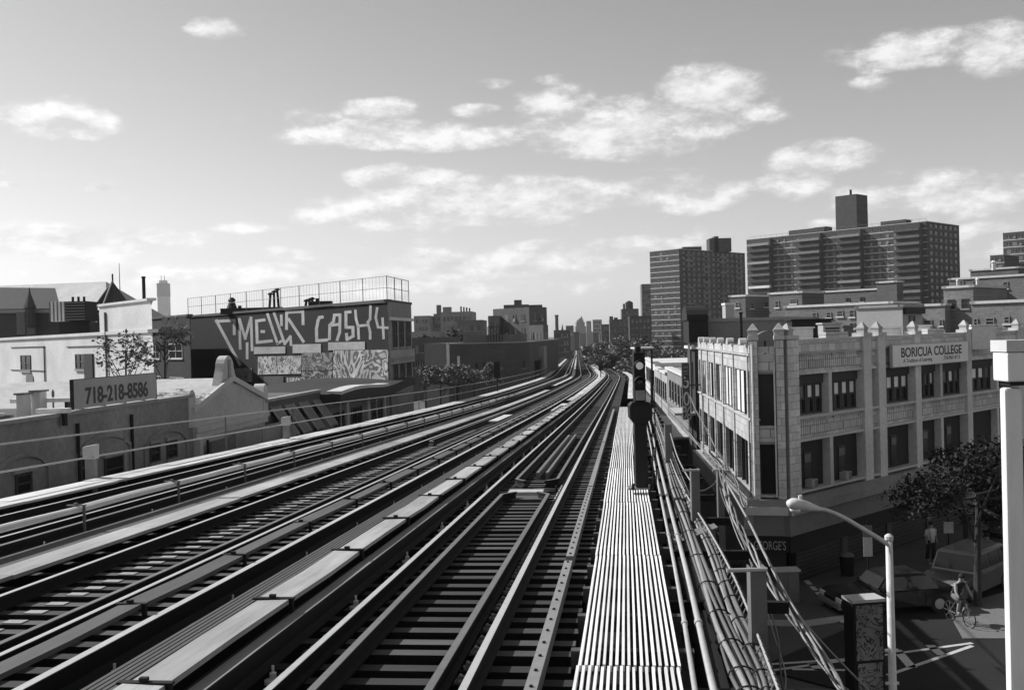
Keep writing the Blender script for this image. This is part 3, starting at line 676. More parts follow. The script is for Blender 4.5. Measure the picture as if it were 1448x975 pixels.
def dwarf(lab, Y, t, h, w=.2):
    p = PT(Y,t,0); x, y, z = p; root = thing('railway_signal', lab, 'signal', (x,y,z), 'track signals')
    B().cyl((x,y,z),(x,y,z+h*.45),.07,8).build('pedestal', BLACKSTEEL, root)
    B().box(x-w,x+w,y-.15,y+.15,z+h*.45,z+h).build('head_case', BLACKSTEEL, root, bevel=.03)
    B().lathe([(.0001,.0),(.09,.0)][:0] or [(.1,-.01),(.1,.02),(.05,.03)], 10, (x,y,z+h)).build('cap', BLACKSTEEL, root)
    B(Matrix.Translation((x,y-.155,z+h*.8)) @ Matrix.Rotation(R(90),4,'X')).lathe([(.1,0),(.09,.02),(.001,.022)], 10).build('lens', mat('dark_lens', .03), root)
    return root
dwarf('slim black signal on the left walkway beyond the graffiti building', 96, -6.4, 2.9, .3)
r_ = dwarf('low black signal with a pale plate on the walkway at the bend', 140, 2.4, 2.1, .3)

# ------------------------------------------------------------------ buildings: shared pieces
GA = R(45)
DL = Vector((-math.sin(R(43)), math.cos(R(43)), 0)); DRt = Vector((math.cos(R(43)), math.sin(R(43)), 0))   # the street grid behind the avenue
WIN = {}
def put_window(root, M, u0, u1, v0, v1, style='sash', proud=.0, parent=None):
    """a window set on the wall of frame M: dark opening, frame bars and sill (sub-parts)"""
    w = round(u1-u0, 1); h = round(v1-v0, 1); w = max(w, .3); h = max(h, .3)
    k = (w, h, style)
    Mw = M @ Matrix.Translation(((u0+u1)/2-w/2, proud, (v0+v1)/2-h/2))
    par = parent or root
    gm = {'sash':GLASS,'pale':GLASS,'lit':GLASSL,'dark':GLASS,'far':GLASS}[style]
    fm = {'sash':mat('window_frame_grey', .2, .7, .2), 'pale':mat('window_frame_pale', .5, .7, .15), 'lit':mat('window_frame_dark', .06, .7, .2), 'dark':mat('window_frame_dark', .06, .7, .2), 'far':mat('window_frame_dark', .06, .7, .2)}[style]
    if k not in WIN:
        a = B().box(.03,w-.03,.0,.025,.03,h-.03).build('window', gm, par, local=True)
        f = B(); b = .07
        f.box(0,b,0,.07,0,h).box(w-b,w,0,.07,0,h).box(b,w-b,0,.07,h-b,h).box(b,w-b,0,.07,0,b*.8).box(b,w-b,.01,.06,h*.5-.03,h*.5+.03)
        if w > 1.35: f.box(w/2-.04,w/2+.04,.012,.065,b,h-b)
        fo = f.build('frame', fm, a, local=True)
        s = B().box(-.08,w+.08,.0,.12,-.12,-.005).build('sill', COPE if style != 'dark' else mat('dull_stone', .3), a, local=True)
        WIN[k] = (a.data, fo.data, s.data); a.matrix_local = Matrix.Translation(-ORG[par.name]) @ Mw; ORG[a.name] = ORG[par.name]; return a
    d = WIN[k]
    a = inst(d[0], 'window', par, Mw)
    for nm, me in (('frame', d[1]), ('sill', d[2])):
        o = bpy.data.objects.new(nm, me); C.objects.link(o); o.parent = a
    return a
def ksolve(x, y, c, d):
    k = ray(x, y).x; return (k*c.y-c.x)/(d.x-k*d.y)
def ring(poly, z0, z1, out, thick):
    """coping: one bar along each edge of a footprint"""
    g = B(); n = len(poly); cen = sum(poly, Vector((0,0,0)))/n
    for i in range(n):
        a, b = poly[i], poly[(i+1) % n]; d = (b-a).normalized(); nn = Vector((d.y,-d.x,0))
        if nn.dot((a+b)/2-cen) < 0: nn = -nn
        a2 = a-d*out; b2 = b+d*(out-.004*(i % 2))
        zz = .003*(i % 2)
        g.ext([Vector((a2.x,a2.y,z0+zz))+nn*out, Vector((b2.x,b2.y,z0+zz))+nn*out, Vector((b2.x,b2.y,z0+zz))-nn*(thick-out), Vector((a2.x,a2.y,z0+zz))-nn*(thick-out)], (0,0,z1-z0))
    return g
class Block:
    """a flat-roofed block on the street grid: nearest corner at photo column xc and depth Yc; its left face runs to column xl, its right face to xr"""
    def __init__(s, name, label, cat, xc, Yc, xl, xr, ytop, m, zb=None, dl=None, dr=None, depth=12.0, group=None, cope=True, cope_m=None, parent=None, pname='wall'):
        dl = dl or DL; dr = dr or DRt
        c = at(xc, ytop, Yc); s.zt = c.z; zb = G(Yc)-1 if zb is None else zb; s.zb = zb
        c0 = Vector((c.x, c.y, 0)); s.c = c0
        sl_ = ksolve(xl, ytop, c0, dl) if xl is not None else depth
        sr_ = ksolve(xr, ytop, c0, dr) if xr is not None else depth
        s.sl, s.sr = sl_, sr_
        s.poly = [c0, c0+dr*sr_, c0+dr*sr_+dl*sl_, c0+dl*sl_]
        s.root = parent or thing(name, label, cat, (c0.x, c0.y, max(zb, G(Yc))), group)
        s.wall = B().ext([Vector((p.x,p.y,zb)) for p in s.poly], (0,0,s.zt-zb)).build(pname, m, s.root)
        nl = Vector((dl.y,-dl.x,0)); nl = nl if nl.dot(dr) < 0 else -nl; nr = Vector((dr.y,-dr.x,0)); nr = nr if nr.dot(dl) < 0 else -nr
        s.L = frame((c0.x,c0.y,0), dl, nl); s.Rr = frame((c0.x,c0.y,0), dr, nr)
        if cope:
            ring(s.poly, s.zt+.002, s.zt+.2, .12, .4).build('coping', cope_m or COPE, s.root)
    def wins(s, face, pxs, style='sash'):
        """windows given as photo boxes (x, y, w, h) on the left ('L') or right ('R') face"""
        M = s.L if face == 'L' else s.Rr
        for x, y, w, h in pxs:
            a = onplane(M, x-w/2, y); b = onplane(M, x+w/2, y); t = onplane(M, x, y-h/2); e = onplane(M, x, y+h/2)
            u0, u1 = sorted((a[0], b[0])); v0, v1 = sorted((t[1], e[1]))
            put_window(s.root, M, u0, u1, v0, v1, style)
    def grid(s, face, cols, rows, w, h, v_top, pitch, u_pad=1.0, m=None, name='window', kind='stuff', skip=None):
        """far rows of windows joined into one piece of real geometry"""
        M = s.L if face == 'L' else s.Rr; ln = s.sl if face == 'L' else s.sr; g = B(M); f = B(M); g2 = B(M); rn = random.Random(int(s.c.x*7+s.c.y))
        for r in range(rows):
            for c in range(cols):
                if skip and skip(r, c): continue
                u = u_pad+(ln-2*u_pad)*(c+.5)/cols; v = s.zt-v_top-r*pitch
                (g if rn.random() < .72 else g2).box(u-w/2,u+w/2,.0,.05,v-h,v)
                if rn.random() < .14: f.box(u-w*.3,u+w*.2,.05,.4,v-h,v-h*.62)
                f.box(u-w/2-.1,u+w/2+.1,.0,.14,v-h-.16,v-h-.01); f.box(u-.04,u+.04,.051,.09,v-h,v)
        if g2.v: tag(g2.build(name, mat('far_blind', .16, .6, .5, .4, 0), s.root, fix=False), kind=kind)
        o = g.build(name, m or GLASS, s.root, fix=False); tag(o, kind=kind); o2 = f.build('sill', mat('dull_stone', .3), s.root, fix=False); tag(o2, kind=kind)
    def bands(s, face, rows, v_top, pitch, h=.28, m=None):
        M = s.L if face == 'L' else s.Rr; ln = s.sl if face == 'L' else s.sr; g = B(M)
        for r in range(rows): v = s.zt-v_top-r*pitch; g.box(.0,ln,.0,.06,v-h,v)
        tag(g.build('floor_band', m or COPE, s.root, fix=False), kind='stuff')
def brickm(name, v, ang, mv=1.25): return mat(name, v, .9, .2, 5, .12, brick=(.42,.15,.02,mv), ang=ang, blotch=.3)
aL = math.atan2(DL.y, DL.x); aR = math.atan2(DRt.y, DRt.x)

# ------------------------------------------------------------------ left: low brick building with the telephone sign
def bl_line(Y, t=-12.0): p = PT(Y, t, 0); return Vector((p.x, p.y, 0))
def on_line(x, y, t=-12.0, lo=20, hi=140):
    k = ray(x, y).x
    for _ in range(60):
        mid = (lo+hi)/2; p = bl_line(mid, t)
        if p.x/p.y < k: lo = mid
        else: hi = mid
    return bl_line(lo, t)
AVE = Vector((.114, 1, 0)).normalized(); AVN = Vector((AVE.y, -AVE.x, 0)); aA = math.atan2(AVE.y, AVE.x)
BRK_D = mat('dark_painted_render', .26, .9, .45, 5, .3, blotch=.6)
p0 = on_line(-60, 600); p1 = on_line(272, 562); zt = 8.27
ML = frame((p0.x,p0.y,0), AVE, AVN); LN = (p1-p0).length
r718 = thing('low_brick_building', 'long low dark brick building with a telephone sign on its roof edge', 'building', tuple(p0))
bk = [p0, p1, p1-AVN*22, p0-AVN*22]
B().ext([Vector((p.x,p.y,-.5)) for p in bk], (0,0,zt-.352+.5)).build('wall', BRK_D, r718)
g = B(ML); g.box(0,LN-.02,-.35,-.003,zt-.35,zt); g.build('parapet', BRK_D, r718)
g = B(ML); g.box(0,LN,-.42,.08,zt+.002,zt+.12); g.build('coping', mat('dull_stone', .3), r718)
g = B(ML); g.box(0.05,LN-.05,-21.9,-.36,zt-.55,zt-.345); g.build('roof', TAR, r718)
def px_u(M, x, y): return onplane(M, x, y)[0]
for (xa, xb, ytop) in ((-10,66,646),(110,182,618),(205,262,610)):       # shallow arched wall panels with raised brick edge
    a = px_u(ML,xa,ytop+20); b = px_u(ML,xb,ytop+20); v = onplane(ML,(xa+xb)/2,ytop)[1]
    g = B(ML); n = 8
    def arc(o): return [Vector((a+(b-a)*k/n, 0, v-.5+.5*math.sin(math.pi*k/n)**.6+o)) for k in range(n+1)]
    A1, A2 = arc(0), arc(.16)
    for k in range(n): g.ext([A1[k], A1[k+1], A2[k+1], A2[k]], (0,.07,0))
    g.box(a-.14,a,0,.068,0.5,v-.35); g.box(b,b+.14,0,.068,.5,v-.35); g.build('arch_moulding', BRK_D, r718)
for (x, y, w, h) in ((32,683,24,30),(120,660,16,36),(160,662,26,34),(218,640,13,26),(242,635,14,26)):
    a = onplane(ML, x-w/2, y); b = onplane(ML, x+w/2, y); t = onplane(ML, x, y-h/2)[1]; e = onplane(ML, x, y+h/2)[1]
    put_window(r718, ML, a[0], b[0], e, t, 'dark')
    g = B(ML); g.box(a[0]-.15,b[0]+.15,0,.14,t+.02,t+.16); g.build('lintel', mat('dull_stone', .3), r718)
for x in (108, 185):
    u = px_u(ML, x, 640); g = B(ML); g.cyl((u,.08,.5),(u,.08,zt-.3),.06,8); g.build('downpipe_or_lit_edge', BLACKSTEEL, r718)
# sign on the roof edge
sg = thing('telephone_sign', 'grey board sign reading a telephone number on the low roof edge', 'sign', tuple(ML @ Vector((px_u(ML,107,570),-.1,zt+.15))))
u0 = px_u(ML,107,570); u1 = px_u(ML,223,550); v0 = zt+.16; v1 = v0+.98
B(ML).box(u0,u1,-.16,-.06,v0,v1).build('board', mat('sign_grey', .42, .8, .2, 3, .05, blotch=.25), sg)
g = B(ML); g.box(u0-.03,u0-.002,-.18,-.05,v0-.02,v1+.02); g.box(u1+.002,u1+.03,-.18,-.05,v0-.02,v1+.02); g.box(u0,u1,-.18,-.05,v1+.002,v1+.02); g.build('frame', BLACKSTEEL, sg)
for k in range(4): B(ML).box(u0+(u1-u0)*(k+.5)/4-.04,u0+(u1-u0)*(k+.5)/4+.04,-1.0,-.17,v0-.12,v0).build('strut', BLACKSTEEL, sg)
text_mesh('718-218-8586', .78, mat('sign_ink', .09, .8, .4, 6), .01, 'lettering', sg, ML @ Matrix.Translation(((u0+u1)/2,-.055,v0+.14)), sx=(u1-u0)*.86/(6.35*.78), fat=.02)
# clutter on the low roof
def roof_thing(name, label, cat, x0, x1, y0, y1, Y, m, dep=.8, grp=None):
    a = at(x0, y1, Y); b = at(x1, y0, Y); root = thing(name, label, cat, ((a.x+b.x)/2, Y, a.z), grp)
    return root, a, b
for lab, x0, x1, y0, y1, Y, m in (('long white beam lying on the low roof, upper of the two', 14, 106, 562, 570, 34, WHITEP), ('short white plank leaning on the parapet, lower of the two', 50, 95, 577, 585, 32, WHITEP)):
    rt_, a, b = roof_thing('roof_beam', lab, 'beam', x0, x1, y0, y1, Y, m, grp='white beams on the low roof')
    B().box(a.x,b.x,Y,Y+.3,a.z,b.z).build('beam', m, rt_); 
    for k in (.15,.85): xx = a.x+(b.x-a.x)*k; B().box(xx-.05,xx+.05,Y+.05,Y+.25,min(zt-.3,a.z-.1),a.z-.001).build('support', BLACKSTEEL, rt_)
rr = random.Random(3)
for i, (x, y, w, h) in enumerate(((28,563,10,10),(50,560,12,12),(24,583,18,20),(75,560,3,12),(35,573,8,8))):
    rt_, a, b = roof_thing('roof_vent', ['squat pale roof vent at the left picture edge','tall pale roof vent with a cap behind the white beam','small heap of pale rubble on the low roof','thin roof pipe beside the tall vent','little cowl vent in front of the long beam'][i], 'vent', x-w/2, x+w/2, y-h/2, y+h/2, 33+i*.6, COPE, grp='vents on the low roof')
    if i == 2:
        for k in range(6): q = (a.x+rr.random()*(b.x-a.x), 33+rr.random()*.5, zt-.1+rr.random()*.2); B().box(q[0]-.1,q[0]+.12,q[1],q[1]+.2,zt-.35,q[2]).build('rubble', COPE if k % 2 else GREYSTEEL, rt_)
    elif i < 2:
        B().box(a.x,b.x,33+i*.6,33.5+i*.6,zt-.35,b.z).build('housing', COPE, rt_); B().box(a.x-.06,b.x+.06,32.94+i*.6,33.56+i*.6,b.z+.002,b.z+.06).build('lid', GREYSTEEL, rt_)
    else:
        c = (a.x+b.x)/2; rad = (b.x-a.x)/2; B().lathe([(rad*.7,0),(rad*.7,b.z-zt+.2),(rad*1.2,b.z-zt+.22),(rad*1.2,b.z-zt+.35),(rad*.3,b.z-zt+.45)], 10, (c,33+i*.6,zt-.35)).build('pipe', COPE if i != 3 else GREYSTEEL, rt_)

# ------------------------------------------------------------------ left: pale gabled building with a little bell gable
STU = mat('grey_stucco', .52, .9, .3, 6, .2, blotch=.4)
q0 = on_line(273.5, 600); q1 = on_line(375, 600); MGb = frame((q0.x,q0.y,0), AVE, AVN); W = (q1-q0).length
rg = thing('gabled_building', 'pale stucco gabled building with a rounded bell gable, beside the low brick building', 'building', tuple(q0))
ze = onplane(MGb, 275, 571)[1]; zr = onplane(MGb, 325, 540)[1]; zE = onplane(MGb, 372, 570)[1]; ze = (ze+zE)/2
g = B(MGb); D_ = 14
g.ext([Vector((0,-D_,0)),Vector((W,-D_,0)),Vector((W,-D_,ze)),Vector((W/2,-D_,zr)),Vector((0,-D_,ze))], (0,D_,0)); g.build('wall', STU, rg)
for sgn in (0, 1):
    a = (-.25 if sgn == 0 else W+.25); zz = ze-.22
    g = B(MGb); g.ext([Vector((a,-D_-.1,zz)), Vector((W/2,-D_-.1,zr+.0)), Vector((W/2,-D_-.1,zr+.2)), Vector((a,-D_-.1,zz+.2))], (0,D_+.02,0)); g.build('roof_slope', mat('pale_roof_felt', .42, .85, .3, 3, .1), rg)
# raking coping and the bell gable
for sgn in (0, 1):
    a = (-.12 if sgn == 0 else W+.12)
    g = B(MGb); g.ext([Vector((a,.0,ze-.1)), Vector((W/2,.0,zr+.05)), Vector((W/2,.0,zr+.3)), Vector((a,.0,ze+.15))], (0,.14,0)); g.build('raking_coping', COPE, rg)
bw_, bh_ = 1.15, onplane(MGb,316,503)[1]-zr
g = B(MGb); c = W/2-.15; pts = [Vector((c-bw_,-.45,zr-.4)),Vector((c+bw_,-.45,zr-.4)),Vector((c+bw_*.55,-.45,zr+bh_*.45))]+[Vector((c+math.cos(t)*bw_*.5,-.45,zr+bh_*.55+math.sin(t)*bh_*.45)) for t in [math.pi*k/8 for k in range(9)]]+[Vector((c-bw_*.55,-.45,zr+bh_*.45))]
g.ext(pts, (0,.41,0)); g.build('bell_gable', STU, rg)
g = B(MGb); g.box(c-.12,c+.12,-.03,.03,zr-.1,zr+bh_*.85); g.build('bell_slot', mat('dull_stone', .3), rg)
for a, s_ in ((-.15,1),(W+.1,.8)):
    g = B(MGb); pts = [Vector((a-.36*s_,-.5,ze-.7)),Vector((a+.36*s_,-.5,ze-.7))]+[Vector((a+math.cos(t)*.36*s_,-.5,ze+.35*s_+math.sin(t)*.55*s_)) for t in [math.pi*k/8 for k in range(9)]]
    g.ext(pts, (0,.55,0)); g.build('corner_finial', STU, rg)
g = B(MGb); g.box(-.1,W+.1,.0,.22,ze-.95,ze-.7); g.box(-.06,W+.06,.0,.15,ze-1.2,ze-.955); g.build('cornice', COPE, rg)
g = B(MGb); g.box(-.05,.28,.0,.3,0,ze-1.205); g.build('pilaster', COPE, rg)
# billboard in front of the gabled building
ba, bb = px_u(MGb,281,620), px_u(MGb,386,600); bt = ze-1.3; bo = bt-1.8
bbd = thing('billboard', 'grey billboard of three weathered panels under the gabled front', 'billboard', tuple(MGb @ Vector((ba,.6,0))))
for k in range(3):
    e0 = ba+(bb-ba)*(k/3 if k else 0)+.04; e1 = ba+(bb-ba)*(k+1)/3-.04
    if k == 0: e1 -= .35
    if k == 1: e0 -= .35
    B(MGb).box(e0,e1,.45,.55,bo,bt-(.1 if k == 0 else 0)).build('panel', mat('billboard_panel_%d' % k, (.16,.27,.32)[k], .8, .3, 2.5, .05, blotch=.35), bbd)
for k in range(4): xx = ba+(bb-ba)*k/3; B(MGb).box(xx-.05,xx+.05,.36,.44,0,bt).build('upright', BLACKSTEEL, bbd)

# ------------------------------------------------------------------ left: shop with slanted awnings, then the shop under the long dark canopy
q2 = on_line(388, 600); q3 = on_line(455, 600); q4 = on_line(566, 560)
M2 = frame((q1.x,q1.y,0), AVE, AVN); W2 = (q3-q1).length; z2 = onplane(M2, 410, 562)[1]
rs = thing('awning_shop', 'dark flat-roofed shop with four slanted metal awnings, beside the gabled building', 'building', tuple(q1))
B(M2).box(.05,W2-.02,-12,0,0,z2).build('wall', mat('dark_render', .11, .9, .25, 4, .1), rs)
B(M2).box(.0,W2,-.3,.1,z2+.002,z2+.15).build('coping', mat('dull_stone', .3), rs)
for k in range(4):
    xa = 380+k*19.5; u = px_u(M2, xa+10, 590); zt_ = onplane(M2, xa+10, 577-k*3.5)[1]; zl = zt_-1.5
    o = B(M2); o.ext([Vector((u-.6,.0,zt_)),Vector((u-.6,1.0,zl)),Vector((u-.6,1.0,zl+.06)),Vector((u-.6,.0,zt_+.06))], (1.2,0,0)); aw = o.build('awning', mat('awning_metal', .13, .7, .3, 5, .1), rs)
    for j in range(9):
        e = u-.6+1.2*j/8; g = B(M2); g.ext([Vector((e-.02,.0,zt_+.062)),Vector((e-.02,1.02,zl+.062)),Vector((e-.02,1.02,zl+.1)),Vector((e-.02,.0,zt_+.1))], (.03,0,0)); g.build('rib', mat('pale_metal', .42, .6), aw)
    for e in (u-.63,u+.64): g = B(M2); g.ext([Vector((e-.03,.0,zt_-.02)),Vector((e-.03,1.05,zl-.02)),Vector((e-.03,1.05,zl+.14)),Vector((e-.03,.0,zt_+.14))], (.05,0,0)); g.build('side_bar', mat('pale_metal', .42, .6), aw)
    put_window(rs, M2, u-.7, u+.6, zl-1.0, zl+.4, 'dark')
M3 = frame((q3.x,q3.y,0), AVE, AVN); W3 = (q4-q3).length; z3 = onplane(M3, 470, 552)[1]
rc = thing('canopy_shop', 'low shop under a long dark curved canopy, in front of the graffiti building', 'building', tuple(q3))
B(M3).box(.02,W3,-7,0,0,z3-.15).build('wall', mat('grey_shop_wall', .2, .9, .25, 4, .1), rc)
n = 14; A1 = []
for k in range(n+1):
    u = -.2+(W3+.5)*k/n; A1.append([Vector((u,-7,z3-.1)),Vector((u,1.3,z3-.75+.15*math.sin(k*.6))),Vector((u,1.3,z3-.12+.12*math.sin(k*.6))),Vector((u,-7,z3+.1))])
B(M3).loft(A1).build('canopy', mat('black_canopy', .025, .7, .3, 4, .1), rc)
B(M3).loft([[a[2]+Vector((0,-.9,.13)), a[2]+Vector((0,.02,.0)), a[2]+Vector((0,.02,.2)), a[2]+Vector((0,-.9,.22))] for a in A1[:9]]).build('canopy_trim', COPE, rc)
for x in (490,520,543):
    u = px_u(M3, x, 580); g = B(M3); g.box(u-.25,u+.25,0,.12,0,z3-.9); g.build('pier', COPE, rc)
for (x, w, dk) in ((479,14,0),(504,14,0),(533,14,0)):
    a = px_u(M3,x-w/2,590); b = px_u(M3,x+w/2,590); put_window(rc, M3, a, b, z3-3.6, z3-1.4, 'dark')

# ------------------------------------------------------------------ left: the graffiti building
gc = on_line(548, 430); GD = Vector((-.65,.76,0)).normalized(); GNn = Vector((-GD.y, GD.x, 0)); 
MW = frame((gc.x,gc.y,0), GD, (-.76,-.65))
gt = at(548, 427, gc.y).z
lenL = ksolve(262, 445, gc, GD); ge = on_line(580, 430); lenF = (ge-gc).length
DKB = brickm('black_painted_brick', .014, math.atan2(GD.y, GD.x), 1.1); FRB = brickm('front_brick', .22, aA)
rgr = thing('graffiti_building', 'dark brick building with SMEWS CASH4 graffiti across its side wall', 'building', (gc.x,gc.y,G(gc.y)))
poly = [gc, gc+AVE*lenF, gc+AVE*lenF+GD*lenL, gc+GD*lenL]
B().ext([Vector((p.x,p.y,-1.5)) for p in poly], (0,0,gt+1.5)).build('side_wall', DKB, rgr)
MF = frame((gc.x,gc.y,0), AVE, AVN)
B(MF).box(-.02,lenF,.0,.12,-1.5,gt+.02).build('front_wall', FRB, rgr)
ring(poly, gt+.022, gt+.22, .14, .4).build('coping', mat('dark_coping', .09), rgr)
for (va, vb) in ((454,490),(512,545)):
    ta = onplane(MF,562,va)[1]; tb = onplane(MF,562,vb)[1]
    for k in range(3):
        x = 553+k*9.5; a = px_u(MF,x,480); b = px_u(MF,x+6,480); put_window(rgr, MF, a, b, tb, ta, 'dark', proud=.121)
for v, h in ((494,1.1),(505,.35),(449,.25)):
    z = onplane(MF,562,v)[1]; B(MF).box(-.04,lenF+.05,.121,.3,z-h,z).build('stone_band', COPE if h < 1 else mat('pale_stone_panel', .33), rgr)
def wall_px(cx, cy): x = 290+cx/4.827; y = 420+cy/4.827; u, v = onplane(MW, x, y); return Vector((u,0,v))
PAINTL = mat('graffiti_paint', .36, .85, .4, 4, .05, blotch=.45)
def strokes(name, lines, w=22, label=None):
    g = B(MW); kz = 0
    for ln in lines:
        for (a, b) in zip(ln, ln[1:]):
            a = Vector((a[0],a[1])); b = Vector((b[0],b[1])); d = (b-a).normalized(); n = Vector((-d.y,d.x))*w/2; e = d*w*.42; kz += 1
            n = n*.84; pts = [a-e*.8-n, b+e*.8-n, b+e*.8+n, a-e*.8+n]; g.ext([wall_px(p.x,p.y)+Vector((0,.004+.0007*(kz % 5),0)) for p in pts], (0,.012,0))
    return tag(g.build(name, PAINTL, rgr), label)
strokes('painted_letter', [[(200,250),(200,158),(78,165)],[(78,160),(238,458)]], 23, 'sprayed letter S, first of the row')
strokes('painted_letter', [[(241,350),(235,150)],[(238,155),(275,282),(313,140)],[(315,142),(322,360)],[(288,315),(288,415)]], 21, 'sprayed letter M')
strokes('painted_letter', [[(405,155),(352,162),(357,308),(455,298)],[(388,234),(402,234)]], 24, 'sprayed letter E')
strokes('painted_letter', [[(427,115),(496,318)],[(472,110),(545,318)],[(521,125),(523,190)],[(545,318),(583,268),(588,325)],[(496,318),(520,300)]], 21, 'sprayed letter W')
strokes('painted_letter', [[(670,182),(668,98),(558,104),(557,215)],[(572,150),(672,302)]], 23, 'sprayed letter S, before the gap')
strokes('painted_letter', [[(802,135),(782,138),(772,160),(762,215),(763,297),(832,292)]], 25, 'sprayed letter C')
strokes('painted_letter', [[(850,285),(852,192),(878,165),(884,122),(922,120),(920,240),(903,290)],[(860,192),(905,186)]], 23, 'sprayed letter A')
strokes('painted_letter', [[(992,100),(962,104),(963,205),(1010,206),(1012,265),(970,288),(966,252)]], 24, 'sprayed letter S, in the second word')
strokes('painted_letter', [[(1027,92),(1032,150),(1046,200),(1050,282)],[(1130,62),(1128,150),(1112,170),(1128,240),(1128,282)],[(1046,196),(1112,190)]], 21, 'sprayed letter H')
strokes('painted_letter', [[(1176,75),(1166,140),(1182,205),(1246,209)],[(1213,145),(1220,280)]], 20, 'sprayed numeral 4')
def wpanel(name, x0, y0, x1, y1, m, k=0, sl=-.02):
    g = B(MW); g.ext([wall_px(x0,y1)+Vector((0,.02+.004*k,0)), wall_px(x1,y1+sl*(x1-x0))+Vector((0,.02+.004*k,0)), wall_px(x1,y0+sl*(x1-x0))+Vector((0,.02+.004*k,0)), wall_px(x0,y0)+Vector((0,.02+.004*k,0))], (0,.05,0)); return g.build(name, m, rgr)
wpanel('buffed_patch', 338,340,552,388, PAINTL); wpanel('buffed_patch', 602,322,795,382, PAINTL); wpanel('buffed_patch', 845,308,1095,362, PAINTL)
wpanel('painted_panel', 365,405,660,528, spray('spray_a', .1, .45, 1.5, .3, 1), 1); wpanel('painted_panel', 664,382,875,500, spray('spray_b', .05, .22, 1.4, .5, 2), 2)
wpanel('painted_panel', 880,365,1255,600, spray('spray_c', .09, .45, 1.15, .42, 3), 1); wpanel('painted_panel', 562,548,664,640, spray('spray_d', .06, .5, 1.5, .3, 4), 3)
wpanel('painted_panel', 664,505,875,605, spray('spray_e', .03, .25, 1.6, .55, 5), 3); wpanel('painted_panel', 405,540,540,650, mat('dark_hatch', .08), 2); wpanel('painted_tag', 205,485,325,580, spray('spray_f', .045, .2, 2.2, .12, 6), 0)
# fence on its roof
fz = gt+.22; fh = 1.85; fpts = [gc+AVE*lenF*.96, gc+AVE*.15+GD*.1, gc+GD*lenL*.98]
fe = thing('roof_fence', 'thin wire fence around the roof of the graffiti building', 'fence', (gc.x,gc.y,fz))
for a, b, n in ((fpts[0],fpts[1],3),(fpts[1],fpts[2],11)):
    for k in range(n+1):
        p = a+(b-a)*k/n; B().cyl((p.x,p.y,fz),(p.x,p.y,fz+fh),.035,6).build('post', GREYSTEEL, fe)
    for zz in (fh-.03, fh*.5): B().cyl((a.x,a.y,fz+zz),(b.x,b.y,fz+zz),.025,6).build('rail_bar', GREYSTEEL, fe)
    g = B(); m_ = int((b-a).length/.5)
    for k in range(m_): p = a+(b-a)*k/m_; g.cyl((p.x,p.y,fz+.1),(p.x,p.y,fz+fh),.008,3)
    tag(g.build('mesh_wire', GREYSTEEL, fe, fix=False), kind='stuff')
def cowl(lab, x, y0, y1, s, kind=0):
    u, v = onplane(MW, x, y1); p = MW @ Vector((u,-1.6,0)); z0 = gt; zt_ = at(x,y0,p.y).z; h = max(zt_-z0,.8)
    rt_ = thing('roof_vent', lab, 'vent', (p.x,p.y,z0), 'vents on the graffiti building roof')
    if kind == 0:
        B().lathe([(s*.5,0),(s*.55,h*.4),(s*.35,h*.7),(s*.3,h*.74),(s*.42,h*.85),(s*.2,h)], 10, (p.x,p.y,z0)).build('cowl', BLACKSTEEL, rt_)
    elif kind == 1:
        for k, q in enumerate((-.5,.0,.45)): B().cyl((p.x+q*s,p.y,z0),(p.x+q*s*.7,p.y,z0+h*(.8+.1*k)),.12,8).build('flue', BLACKSTEEL, rt_); B().lathe([(.24,0),(.26,.1),(.1,.22)], 8, (p.x+q*s*.7,p.y,z0+h*(.8+.1*k))).build('cap', BLACKSTEEL, rt_)
    else:
        B().box(p.x-s,p.x+s,p.y-.5,p.y+.5,z0,z0+h*.7).build('housing', BLACKSTEEL, rt_); B().cyl((p.x-s*.4,p.y,z0+h*.7),(p.x-s*.4,p.y,z0+h),.18,8).build('flue', BLACKSTEEL, rt_)
cowl('bulbous dark vent cowl at the left end of the fenced roof', 307, 421, 440, 1.0, 0); cowl('cluster of dark flues on the fenced roof, left of the middle', 366, 411, 436, 1.0, 1)
cowl('pair of dark flues with caps in the middle of the fenced roof', 415, 424, 432, .8, 1); cowl('ragged dark vent box right of the middle on the fenced roof', 432, 422, 432, .9, 2); cowl('low dark hatch housing behind the first letters on the fenced roof', 335, 432, 442, 3.0, 2)

# ------------------------------------------------------------------ left: white building, brick house, church, far tower
WB = Block('white_building', 'white painted building with a taller right end, behind the telephone sign', 'building', 216, 56, -160, None, 470, mat('white_wall', .6, .9, .22, 5, .1, blotch=.3), dl=GD, dr=Vector((-.36,.93,0)).normalized(), depth=8, cope_m=mat('pale_cope', .6))
WB.zt_low = WB.zt
tall = ksolve(141, 440, WB.c, GD)
zt2 = at(180,429,WB.c.y+3).z; wd_ = Vector((-.36,.93,0)).normalized()*6; up_ = [WB.c+Vector((-.02,-.02,0)), WB.c+GD*tall+Vector((-.02,-.02,0)), WB.c+GD*tall+wd_, WB.c+wd_]
B().ext([Vector((q.x,q.y,WB.zt-.5)) for q in up_], (0,0,zt2-WB.zt+.5)).build('upper_wall', MATS['white_wall'], WB.root)
ring(up_, zt2+.002, zt2+.15, .1, .35).build('upper_coping', MATS['pale_cope'], WB.root)
WB.wins('L', [(37,513,14,22),(114,511,13,21)], 'dark')
g = B(WB.L); a = onplane(WB.L,121,520); b = onplane(WB.L,133,520); t_ = onplane(WB.L,127,500)[1]; e_ = onplane(WB.L,127,536)[1]; g.box(b[0],a[0],0,.1,e_,t_); g.build('door', mat('dark_door', .03), WB.root)
a = onplane(WB.L,38,540); b = onplane(WB.L,48,540); t_ = onplane(WB.L,43,528)[1]
